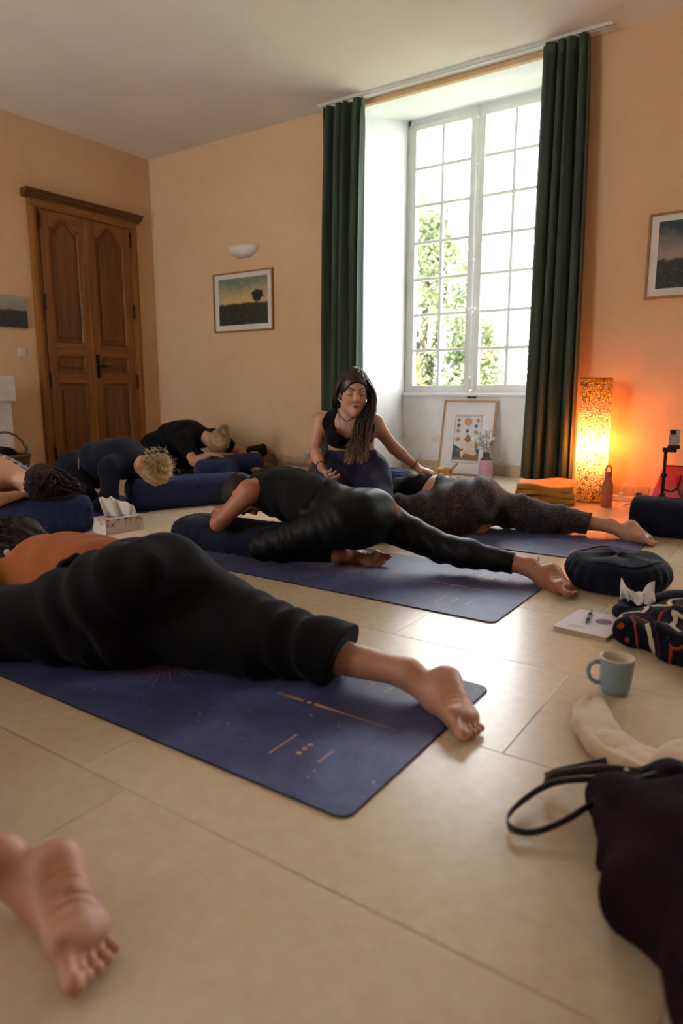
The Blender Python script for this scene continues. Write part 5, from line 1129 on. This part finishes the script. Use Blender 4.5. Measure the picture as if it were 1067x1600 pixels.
for zz in (.012, .86): MB().tube([(.109*math.cos(a), .109*math.sin(a), zz) for a in np.linspace(0, 2*PI, 48)[:-1]], .004, 6, True).build('hoop', M_BRASS, lm, True)
MB().lathe([(.104, .0), (.106, .006), (.03, .010), (.012, .02), (.012, .25)], 32).build('base', M_BRASS, lm, True)
def bulbm():
    n = NT('lit_bulb'); e = n.new('ShaderNodeEmission', {0: (1, .62, .26, 1), 1: 60.0}); n.t.links.new(e.outputs[0], n.out.inputs[0]); return n.m
MB().lathe([(.013, .25), (.016, .27), (.03, .305), (.034, .335), (.028, .36), (.012, .376), (.001, .379)], 18).build('bulb', bulbm(), lm, True)
pl = bpy.data.lights.new('lamp_glow', 'POINT'); pl.energy = 85; pl.color = (1, .41, .14); pl.shadow_soft_size = .04; po = bpy.data.objects.new('lamp_glow', pl); link(po, lm); po.location = (0, 0, .40)
# ---- bottle
bt = thing('water_bottle', 'salmon pink bottle with a loop cap standing beside the lamp', 'bottle', (-1.085, 4.80, 0)); M_SALM = simple('salmon_powder_coat', '#A8604A', '#B56C54', .5, 30)
MB().lathe([(.034, 0), (.037, .004), (.037, .135), (.034, .155), (.026, .18), (.0225, .20), (.0225, .208)], 32).build('body', M_SALM, bt, True)
cp = MB().lathe([(.0235, .206), (.024, .21), (.024, .235), (.021, .242)], 28).build('cap', M_SALM, bt, True)
MB().tube([(.017*math.cos(a), 0, .25+.032*math.sin(a)) for a in np.linspace(-.25, PI+.25, 18)], .0065, 8).build('loop', M_SALM, cp, True)
# ---- power strip and cable
M_WPL = simple('white_plastic', '#C9BFB4', '#D6CCC2', .4, 20)
pst = thing('power_strip', 'white power strip on the floor by the wall right of the lamp', 'power strip', (-1.03, 5.12, 0), R(-4)); MB().box(-.13, .13, -.025, .025, 0, .038).build('housing', M_WPL, pst, bevel=.006)
for k in range(4): MB().lathe([(.018, .038), (.0185, .0395), (.016, .0395), (.014, .0385)], 18, (-.09+k*.06, 0, 0)).build('outlet', M_PLW, pst, True)
MB().box(.07, .105, -.016, .016, .0395, .068).build('plug', M_BLACKM, pst, bevel=.005)
MB().box(-.045, -.015, -.014, .014, .0395, .062).build('plug', M_WPL, pst, bevel=.005)
tag(MB().tube([(-1.06, 5.12, .062), (-1.055, 5.12, .10), (-1.03, 5.14, .135), (-.99, 5.15, .125), (-.96, 5.14, .06), (-.93, 5.10, .008), (-.98, 5.02, .0055), (-1.0, 4.90, .0055), (-.93, 4.80, .0055)], .0042, 8).build('power_cable', M_WPL, None, True), 'white cable looping up from the power strip', 'cable')
# ---- phone on a small tripod
tp_ = thing('phone_tripod', 'black phone tripod standing in front of the red bag', 'tripod', (-.715, 4.62, 0)); z0 = .12
MB().tube([(0, 0, .06), (0, 0, .42)], .0105, 12).build('column', M_BLACKM, tp_, True)
for zz in (.13, .26): MB().lathe([(.012, -.014), (.019, -.010), (.019, .010), (.012, .014)], 14, (0, 0, zz)).build('collar', M_BLACKM, tp_, True)
for a in (R(70), R(190), R(310)): MB().tube([(0, 0, .13), (.06*math.cos(a), .06*math.sin(a), .075), (.12*math.cos(a), .12*math.sin(a), .008)], [.007, .007, .006], 8).build('leg', M_BLACKM, tp_, True)
MB().tube([(.012, 0, .17), (.05, -.01, .16), (.085, -.005, .185)], [.006, .005, .006], 8).build('tilt_handle', M_BLACKM, tp_, True)
MB().box(-.018, .062, -.014, .012, .405, .432).build('head', M_BLACKM, tp_, bevel=.004); MB().box(.008, .078, -.016, .016, .428, .448).build('phone_clamp', M_BLACKM, tp_, bevel=.003)
def speck():
    n = NT('speckled_phone_case'); co = n.co(); n.base(n.ramp(n.noise(190, 2, .5, co), [(.56, hexc('#B9B0A6')), (.62, hexc('#1B1A1C'))])).rough(.4); return n.m
ph2 = thing('smartphone', 'smartphone in a speckled case held upright in the tripod clamp', 'phone', (-.672, 4.62, .449), R(28)); MB().box(-.033, .033, -.005, .005, 0, .098).build('case', speck(), ph2, bevel=.005)
MB().box(-.029, .003, -.0085, -.005, .066, .092).build('camera_bump', M_BLACKM, ph2, bevel=.003); MB().box(-.030, .030, .005, .0056, .004, .094).build('screen', M_BLACKM, ph2)
# ---- red handbag
M_RED = simple('red_leather', '#A0101A', '#B81822', .4, 12, .2, 90); rbg = thing('red_handbag', 'red leather handbag standing on the floor at the right edge', 'handbag', (-.585, 5.06, 0), R(-3))
V = []; hx0, hx1 = .255, .205
for z, hx, hy in ((.0, hx0, .095), (.02, hx0+.006, .10), (.14, .235, .075), (.265, hx1, .03), (.275, hx1, .022)): V += [(-hx, -hy, z), (hx, -hy, z), (hx, hy, z), (-hx, hy, z)]
F = [(3, 2, 1, 0), (16, 17, 18, 19)]+[(q*4+i, q*4+(i+1) % 4, q*4+4+(i+1) % 4, q*4+4+i) for q in range(4) for i in range(4)]; MB().add(V, F).build('body', M_RED, rbg, bevel=.01, seg=3)
MB().box(-.2, .2, -.012, .012, .272, .280).build('zip', M_BLACKM, rbg)
for sy in (-1, 1): MB().tube([(-.10, sy*.06, .20), (-.095, sy*.085, .14), (-.06, sy*.105, .085), (0, sy*.11, .065), (.06, sy*.105, .085), (.095, sy*.085, .14), (.10, sy*.06, .20)], .009, 8).build('handle', simple('dark_red_strap', '#4A0E12', '#5C141A', .5), rbg, True)
for sx in (-.10, .10): MB().box(sx-.016, sx+.016, -.082, -.05, .17, .225).build('handle_tab', M_RED, rbg, bevel=.004)
MB().tube([(-.19, 0, .255), (-.215, -.01, .20), (-.195, -.02, .15)], .004, 6).build('tassel_cord', M_BLACKM, rbg, True)
# ---- notebook, pen and mug
nb = thing('notebook', 'pale pink notebook with a plum oval lying on the floor by the mug', 'notebook', (-.535, 2.285, 0), R(-6)); a, b = .088, .115
MB().box(-a+.003, a-.003, -b+.003, b-.003, .002, .0115).build('pages', simple('page_edges', '#B99A6C', '#CDB288', .8, 60), nb); M_NBC = simple('blush_cover', '#C9B8BE', '#D2C2C8', .6, 6)
for z_ in (.0003, .0115): MB().box(-a, a, -b, b, z_, z_+.0017).build('cover', M_NBC, nb, bevel=.0006)
m = MB(); m.add([(.028+.028*math.cos(t), .030+.030*math.sin(t), .0135) for t in np.linspace(0, 2*PI, 29)[:-1]], [tuple(range(28))]); m.build('printed_oval', simple('plum_print', '#7C4A62', '#86546C', .6), nb)
m = MB(); m.add([(-.03+.035*math.cos(t), -.07+.012*math.sin(t), .0135) for t in np.linspace(0, 2*PI, 25)[:-1]], [tuple(range(24))]); m.build('printed_blush', simple('peach_print', '#C9A896', '#C9A896', .6), nb)
pn = thing('pen', 'dark blue pen lying on the pink notebook', 'pen', (-.555, 2.315, .0132), R(98)); M_PEN = simple('dark_blue_plastic', '#14182E', '#1E2440', .3, 20)
for nm, x0, x1, r0, r1 in (('barrel', -.045, .03, .0052, .0052), ('cap', .03, .072, .0058, .0055), ('tip', -.06, -.045, .0015, .005)): MB().tube([(x0, 0, .006), (x1, 0, .006)], [r0, r1], 12).build(nm, M_PEN, pn, True)
MB().box(.035, .07, -.0012, .0012, .0115, .0128).build('clip', M_STEEL, pn)
mg = thing('mug', 'pale blue mug with a cream inside standing on the floor', 'mug', (-.352, 1.795, 0), R(0)); M_MUG = simple('blue_glaze', '#7D949A', '#8AA0A6', .35, 10); M_CREAM = simple('cream_glaze', '#C9BFA8', '#D3CAB4', .35, 10)
MB().lathe([(.001, 0), (.030, 0), (.034, .002), (.0375, .012), (.0405, .04), (.0425, .075), (.0428, .0955)], 48, cap=False).build('body', M_MUG, mg, True)
MB().lathe([(.0428, .0955), (.0424, .0985), (.0405, .099), (.0392, .096), (.038, .06), (.034, .02), (.001, .014)], 48, cap=False).build('inside', M_CREAM, mg, True)
ha = R(198); hd_ = V3(math.cos(ha), math.sin(ha), 0)
MB().tube([hd_*.038+V3(0, 0, .078), hd_*.052+V3(0, 0, .081), hd_*.066+V3(0, 0, .070), hd_*.070+V3(0, 0, .050), hd_*.063+V3(0, 0, .031), hd_*.049+V3(0, 0, .023), hd_*.038+V3(0, 0, .022)], [.0068, .0062, .006, .006, .006, .0062, .0068], 10).build('handle', M_MUG, mg, True)
# ================================================================ cloth heaps on the right
def aztec():
    n = NT('geometric_knit'); co = n.co('Object', (1, 1, 1), (.3, .2, .9)); sp = n.new('ShaderNodeSeparateXYZ', {0: co}); x, y = sp.outputs[0], sp.outputs[1]
    zig = n.math('ADD', n.math('MULTIPLY', x, 5.5), n.math('MULTIPLY', n.math('PINGPONG', n.math('MULTIPLY', y, 22.0), 1.0), .38)); f = n.math('FRACT', n.math('ADD', zig, n.math('MULTIPLY', n.noise(9, 3, .5, co), .75)))
    n.base(n.ramp(f, [(.0, hexc('#10121F')), (.34, hexc('#B8AB93')), (.50, hexc('#12142A')), (.62, hexc('#3A1828')), (.68, hexc('#101220')), (.90, hexc('#8A3A1E')), (.97, hexc('#2A1626'))], 'CONSTANT')).rough(.95)
    n.b.inputs['Specular IOR Level'].default_value = .1; n.bump(n.noise(160, 4, .6, co), .5, .004); return n.m
sw = thing('patterned_sweater', 'heap of dark knitwear with a cream and orange zigzag pattern at the right edge', 'sweater', (-.30, 2.33, 0)); os_ = (-.30, 2.33, 0)
sdf_obj('body', [EL((-.30, 2.32, .035), (.16, .17, .045), k=.05), EL((-.22, 2.40, .06), (.13, .14, .05), k=.05), EL((-.16, 2.22, .05), (.13, .15, .05), k=.05), EL((-.38, 2.24, .03), (.07, .10, .03), k=.04), RC((-.40, 2.20, .03), (-.20, 2.06, .03), .035, .04, k=.03)], .005, aztec(), sw, os_, folds(.010, [(.5, .9, .3), (1, -.4, .5)], 42, 4), [((0, 0, -1), -.002)])
sdf_obj('sleeve', [RC((-.45, 2.45, .035), (-.33, 2.52, .045), .038, .045, k=.03), RC((-.33, 2.52, .045), (-.22, 2.56, .07), .045, .055, k=.04), RC((-.47, 2.41, .03), (-.40, 2.36, .035), .028, .03, k=.03)], .005, M_NAVYC, sw, os_, folds(.005, [(1, .2, .4), (.3, 1, .4)], 70, 5), [((0, 0, -1), -.002)])
sdf_obj('lining', [EL((-.13, 2.56, .08), (.10, .11, .06), k=.04), RC((-.14, 2.03, .03), (-.05, 2.12, .035), .04, .045, k=.04)], .006, cloth('maroon_lining', '#2A1018', '#3A1820'), sw, os_, folds(.006, [(1, .2, .4), (.3, 1, .4)], 50, 6), [((0, 0, -1), -.002)])
ts = thing('crumpled_tissue', 'crumpled white tissue on top of the patterned sweater heap', 'tissue', (-.425, 2.425, .066), R(20))
sheet(lambda u, v: (-.055+.11*u, .02*math.sin(u*6+v*3)+.015*(v-.5), .005+.055*(abs(2*u-1)**1.3)*v+.02*v+.006*math.sin(u*14+v*9)), 20, 12, 'sheet', M_TISS, ts)
sheet(lambda u, v: (-.035+.08*u+.01*v, -.02+.045*v+.008*math.sin(u*9), .004+.028*math.sin(v*3)+.008*math.sin(u*11+v*5)), 16, 12, 'fold', M_TISS, ts)
# beige garment trailing across the floor
M_BEIGE = cloth('cream_fleece', '#B99E80', '#CDB496', .95, .4, 120, .5)
bg_ = thing('cream_sweatshirt', 'cream sweatshirt sleeve trailing over the floor below the mug', 'sweatshirt', (-.25, 1.5, 0)); ob = (-.25, 1.5, 0)
spine = [(-.378, 1.675, .012), (-.362, 1.60, .016), (-.335, 1.525, .018), (-.285, 1.455, .020), (-.22, 1.415, .024), (-.15, 1.395, .03)]
sl_ = []
for i in range(5):
    a_, b_ = V3(*spine[i]), V3(*spine[i+1]); d_ = nrm(b_-a_); w_ = nrm(np.cross(d_, [0, 0, 1])); r0, r1 = (.020, .036, .046, .048, .048, .05)[i:i+2]
    sl_ += [RC(a_, b_, r0, r1, w_, .34, .02), RC(a_+w_*r0*.85+V3(0, 0, .007), b_+w_*r1*.85+V3(0, 0, .010), .0085, .0095, k=.014), RC(a_-w_*r0*.8+V3(0, 0, .004), b_-w_*r1*.8+V3(0, 0, .006), .009, .010, k=.014)]
sdf_obj('sleeve', sl_, .0035, M_BEIGE, bg_, ob, folds(.0028, [(.95, .3, .2)], 70, 3, .9), [((0, 0, -1), -.002)])
sdf_obj('cuff', [RC((-.290, 1.462, .022), (-.272, 1.446, .022), .052, .053, (.6, .7, 0), .44, .01)], .004, M_BEIGE, bg_, ob, None, [((0, 0, -1), -.002)])
sdf_obj('body', [EL((-.06, 1.40, .045), (.14, .11, .05), k=.05), EL((.06, 1.46, .05), (.14, .14, .055), k=.05), RC((-.13, 1.44, .05), (-.03, 1.50, .07), .028, .03, k=.02), RC((-.03, 1.50, .07), (.03, 1.40, .075), .03, .03, k=.02)], .005, M_BEIGE, bg_, ob, folds(.008, [(.5, .9, .4), (1, -.4, .5)], 60, 7), [((0, 0, -1), -.002)])
# dark fleece jacket in the right foreground with a strap lying over it
M_FLEECE = cloth('aubergine_fleece', '#1A1016', '#281A20', 1.0, .0, 90, .7, 14, .06)
jk = thing('fleece_jacket', 'dark aubergine fleece jacket heaped in the right foreground', 'jacket', (-.05, 1.12, 0)); oj = (-.05, 1.12, 0)
sdf_obj('body', [EL((-.05, 1.15, .05), (.20, .15, .085), k=.08), EL((.10, 1.05, .06), (.24, .22, .10), k=.08), EL((.0, 1.01, .05), (.19, .13, .085), k=.07), EL((.10, .88, .05), (.16, .13, .085), k=.07), EL((.22, .86, .05), (.26, .26, .10), k=.08), RC((-.24, 1.22, .03), (-.05, 1.20, .05), .035, .07, k=.06), EL((-.14, 1.29, .03), (.10, .05, .04), k=.05)], .006, M_FLEECE, jk, oj, folds(.011, [(.25, .95, .4), (.5, -.8, .4)], 34, 11, .9), [((0, 0, -1), -.002)])
sdf_obj('collar', [RC((-.23, 1.30, .035), (-.15, 1.335, .055), .022, .03, k=.03), RC((-.15, 1.335, .055), (-.03, 1.30, .05), .03, .035, k=.03)], .005, M_BLACKC, jk, oj, folds(.004, [(1, .2, .4)], 70, 12), [((0, 0, -1), -.002)])
stp = thing('bag_strap', 'black leather strap looping out from the fleece jacket', 'strap', (-.30, 1.2, 0)); ost = V3(-.30, 1.2, 0); M_LEATH = simple('black_leather', '#0E0E10', '#1A1A1E', .38, 20, .15, 90)
def ribbon(pts, w, t, up=(0, 0, 1)):
    pts = [np.asarray(p_, float) for p_ in pts]; P_ = []
    for i in range(len(pts)-1):
        for k in range(6):
            q = k/6; p0, p1, p2, p3 = pts[max(0, i-1)], pts[i], pts[i+1], pts[min(len(pts)-1, i+2)]; P_.append(.5*((2*p1)+(-p0+p2)*q+(2*p0-5*p1+4*p2-p3)*q*q+(-p0+3*p1-3*p2+p3)*q**3))
    P_.append(pts[-1]); m = MB(); V = []; F = []; up = nrm(up)
    for i, p_ in enumerate(P_):
        T = nrm(P_[min(i+1, len(P_)-1)]-P_[max(i-1, 0)]); W = up-T*(up@T); W = nrm(W); N_ = np.cross(T, W)
        V += [p_-W*w-N_*t, p_+W*w-N_*t, p_+W*w+N_*t, p_-W*w+N_*t]
    n_ = len(P_)
    for i in range(n_-1):
        for k in range(4): F.append((i*4+k, i*4+(k+1) % 4, i*4+4+(k+1) % 4, i*4+4+k))
    F += [(3, 2, 1, 0), tuple((n_-1)*4+k for k in range(4))]; m.add(V, F); return m
ribbon([q-ost for q in map(np.array, ((-.20, 1.245, .075), (-.27, 1.22, .07), (-.335, 1.195, .05), (-.375, 1.15, .022), (-.382, 1.10, .016), (-.362, 1.072, .016), (-.325, 1.085, .018), (-.28, 1.135, .035), (-.22, 1.19, .085), (-.16, 1.22, .115)))], .0065, .0014).build('loop', M_LEATH, stp, True)
ribbon([q-ost for q in map(np.array, ((-.19, 1.285, .07), (-.255, 1.268, .065), (-.325, 1.232, .05), (-.355, 1.225, .035), (-.352, 1.255, .028), (-.31, 1.275, .045), (-.26, 1.31, .06)))], .014, .0016, (.1, .3, 1)).build('flap', M_LEATH, stp, True)
for c in ((-.215, 1.252, .089), (-.246, 1.164, .060)): MB().lathe([(.0005, 0), (.005, .001), (.004, .0035), (.0005, .0045)], 12, tuple(np.array(c)-ost)).build('rivet', M_STEEL, stp, True)
# ---- belongings along the far wall
cb = thing('clothes_pile', 'pile of brown clothes with a black bag on top by the corner wall', 'clothes', (-4.42, 5.0, 0)); oc = (-4.42, 5.0, 0)
sdf_obj('folded_clothes', [EL((-4.42, 5.0, .05), (.17, .13, .055), k=.04), EL((-4.30, 4.98, .07), (.13, .12, .05), k=.04), EL((-4.42, 5.02, .11), (.16, .11, .03), k=.03), EL((-4.26, 5.06, .11), (.05, .06, .07), k=.03)], .008, cloth('taupe_wool', '#5A4232', '#7A5C46'), cb, oc, folds(.009, [(.9, .2, .8), (.2, .3, 1)], 70, 3), [((0, 0, -1), -.002)])
sdf_obj('black_bag', [EL((-4.44, 5.04, .185), (.125, .09, .055), k=.03), RC((-4.52, 5.05, .17), (-4.38, 5.08, .235), .05, .035, k=.04)], .008, M_BLACKC, cb, oc, folds(.006, [(.9, .2, .8)], 60, 8))
sdf_obj('cream_scarf', [EL((-4.39, 4.94, .165), (.08, .05, .022), k=.03), EL((-4.36, 4.93, .185), (.04, .04, .018), k=.03)], .007, simple('cream_cotton', '#B9A48C', '#CDBBA4', .9, 20), cb, oc, folds(.005, [(.9, .2, .8), (1, -.5, .4)], 90, 9))
cu = thing('small_cup', 'small grey-green cup between the clothes pile and the towels', 'cup', (-4.235, 4.84, 0)); MB().lathe([(.03, 0), (.038, .004), (.043, .03), (.045, .078), (.042, .08), (.040, .05), (.03, .012), (.001, .01)], 28).build('cup', simple('sage_glaze', '#6E7A70', '#7E8A80', .5), cu, True); MB().lathe([(.032, .0), (.032, .003)], 20).build('foot_ring', M_CREAM, cu, True)
M_TOWEL = cloth('beige_towel', '#9A7A5E', '#B8967A', .95, .4, 100, .6)
for i, (z, dx, lab) in enumerate(((.045, 0, 'rolled beige towel at the bottom of the pair by the far wall'), (.125, -.012, 'rolled beige towel on top of the pair by the far wall'))):
    t = thing('rolled_towel', lab, 'towel', (-3.915+dx, 5.09, z-.043), R(3)); m = MB().grid(lambda u, v: (-.17+.34*v, (.044+.003*math.sin(v*25+u*6))*math.cos(2*PI*u)*1.25, .043+(.040+.003*math.sin(v*19))*math.sin(2*PI*u)), 26, 22, True); m.build('roll', M_TOWEL, t, True)
    for sx in (-.17, .17): MB().tube([(sx, (.046-.0031*k*.9)*math.cos(k*.55)*1.0, .043+(.034-.0024*k*.9)*math.sin(k*.55)) for k in range(14)], .005, 5).build('spiral_end', M_TOWEL, t, True)
jr = thing('glass_jar', 'small pale jar standing behind the rolled towels', 'jar', (-3.90, 5.17, 0)); MB().lathe([(.026, 0), (.028, .004), (.028, .19), (.024, .20), (.024, .205)], 24).build('body', simple('pale_glass', '#8C8A86', '#A2A09A', .3), jr, True); MB().lathe([(.025, .205), (.026, .207), (.026, .22), (.022, .223)], 24).build('lid', M_PLW, jr, True)
tag(sdf_obj('crumpled_scarf', [EL((-3.74, 5.08, .05), (.07, .07, .05), k=.03), EL((-3.70, 5.11, .10), (.05, .05, .06), k=.03)], .008, cloth('olive_scarf', '#4A4234', '#6A5E4A'), None, (0, 0, 0), folds(.008, [(.9, .2, .8), (.2, .6, 1)], 70, 3), [((0, 0, -1), -.002)]), 'crumpled olive scarf beside the rolled towels at the far wall', 'scarf')
# ================================================================ outside: trees beyond the window
MB().box(-45, 20, 6.6, 70, -4.2, -4.0).build('ground', simple('meadow', '#5E6E3C', '#7A8450', .95, .3), kind='structure')
M_BARK = simple('bark', '#2A221A', '#3C3228', .9, 6, .4, 20)
def leafm(name, c1, c2, c3):
    n = NT(name); co = n.co(); oi = n.noise(1.3, 3, .6, co); n2 = n.noise(13, 2, .5, co)
    f = n.math('ADD', n.math('MULTIPLY', oi, .6), n.math('MULTIPLY', n2, .4)); n.base(n.ramp(f, [(.38, hexc(c1)), (.5, hexc(c2)), (.62, hexc(c3))])).rough(.6); return n.m
def tree(label, x, y, z0, crown, leafmat, nleaf, seed, size, name='tree'):
    r = thing(name, label, 'tree', (x, y, z0), 0, 'trees outside the window'); rs = np.random.RandomState(seed); m = MB(); Hh = max(c[2] for c in crown)
    tr = [(0, 0, 0), (.1, .0, Hh*.3), (-.05, .1, Hh*.6), (.0, 0, Hh*.85)]; m.tube(tr, [.28, .22, .14, .05], 8)
    for c in crown: m.tube([(0, 0, Hh*.3), (c[0]*.4, c[1]*.4, Hh*.3+(c[2]-Hh*.3)*.6), (c[0], c[1], c[2])], [.13, .08, .03], 6)
    m.build('trunk', M_BARK, r, True); per = nleaf//len(crown); V = []; F = []
    for cx_, cy_, cz_, rr, rz_ in crown:
        d = rs.randn(per, 3); d /= np.linalg.norm(d, axis=1)[:, None]; rad = (.45+.62*rs.rand(per)**.6)*(1+.28*np.sin(d[:, 0]*5+cx_)*np.sin(d[:, 2]*6+cy_)); P_ = np.stack([cx_+d[:, 0]*rr*rad, cy_+d[:, 1]*rr*rad, cz_+d[:, 2]*rz_*rad], 1)
        u = rs.randn(per, 3); u /= np.linalg.norm(u, axis=1)[:, None]; w_ = np.cross(u, rs.randn(per, 3)); w_ /= np.linalg.norm(w_, axis=1)[:, None]; s_ = size*(.6+.8*rs.rand(per))[:, None]
        V.append(np.stack([P_-u*s_, P_+w_*s_*.55, P_+u*s_, P_-w_*s_*.55], 1).reshape(-1, 3))
    V = np.concatenate(V); F = np.arange(len(V)).reshape(-1, 4); o = np_mesh('foliage', V, F, leafmat, r); o['kind'] = 'stuff'; return r
L1 = leafm('leaves_green', '#4E5A3C', '#6E784E', '#A2966A'); L2 = leafm('leaves_turning', '#6A6A3C', '#9C8A4E', '#C09A5E'); L3 = leafm('leaves_pale', '#5E684E', '#7E8868', '#A2A084')
tree('tall green tree with yellowing leaves seen through the left casement', -8.6, 16.5, -4, [(-.4, 0, 6.4, 1.6, 1.5), (.5, .3, 7.6, 1.0, 1.1), (-1.2, .2, 4.6, 1.7, 1.6), (.7, .2, 4.4, 1.6, 1.5), (-.3, -.3, 2.6, 1.9, 1.5), (-.7, 0, 9.3, .6, 1.1), (.1, 0, 8.6, .6, .9), (1.3, .2, 5.9, .6, .7)], L1, 34000, 1, .055)
tree('yellow-brown turning tree low in the left casement', -8.3, 14.2, -4, [(-.2, 0, 3.6, 1.1, 1.0), (-1.3, 0, 3.0, 1.2, 1.1), (.9, 0, 2.8, 1.1, 1.2), (-.2, .2, 5.1, .8, .8)], L2, 22000, 2, .045)
tree('pale green tree low in the right casement', -6.6, 18.0, -4, [(0, 0, 5.0, 1.5, 1.2), (1.5, 0, 4.3, 1.3, 1.2), (-.9, 0, 4.2, 1.3, 1.3), (.6, 0, 3.2, 1.7, 1.2)], L3, 22000, 3, .055)
tree('bushy tree far right behind the right curtain', -4.4, 19.0, -4, [(0, 0, 4.6, 1.6, 1.3), (1.4, 0, 3.8, 1.5, 1.4), (-1.0, 0, 3.6, 1.4, 1.4)], L3, 12000, 4, .06)
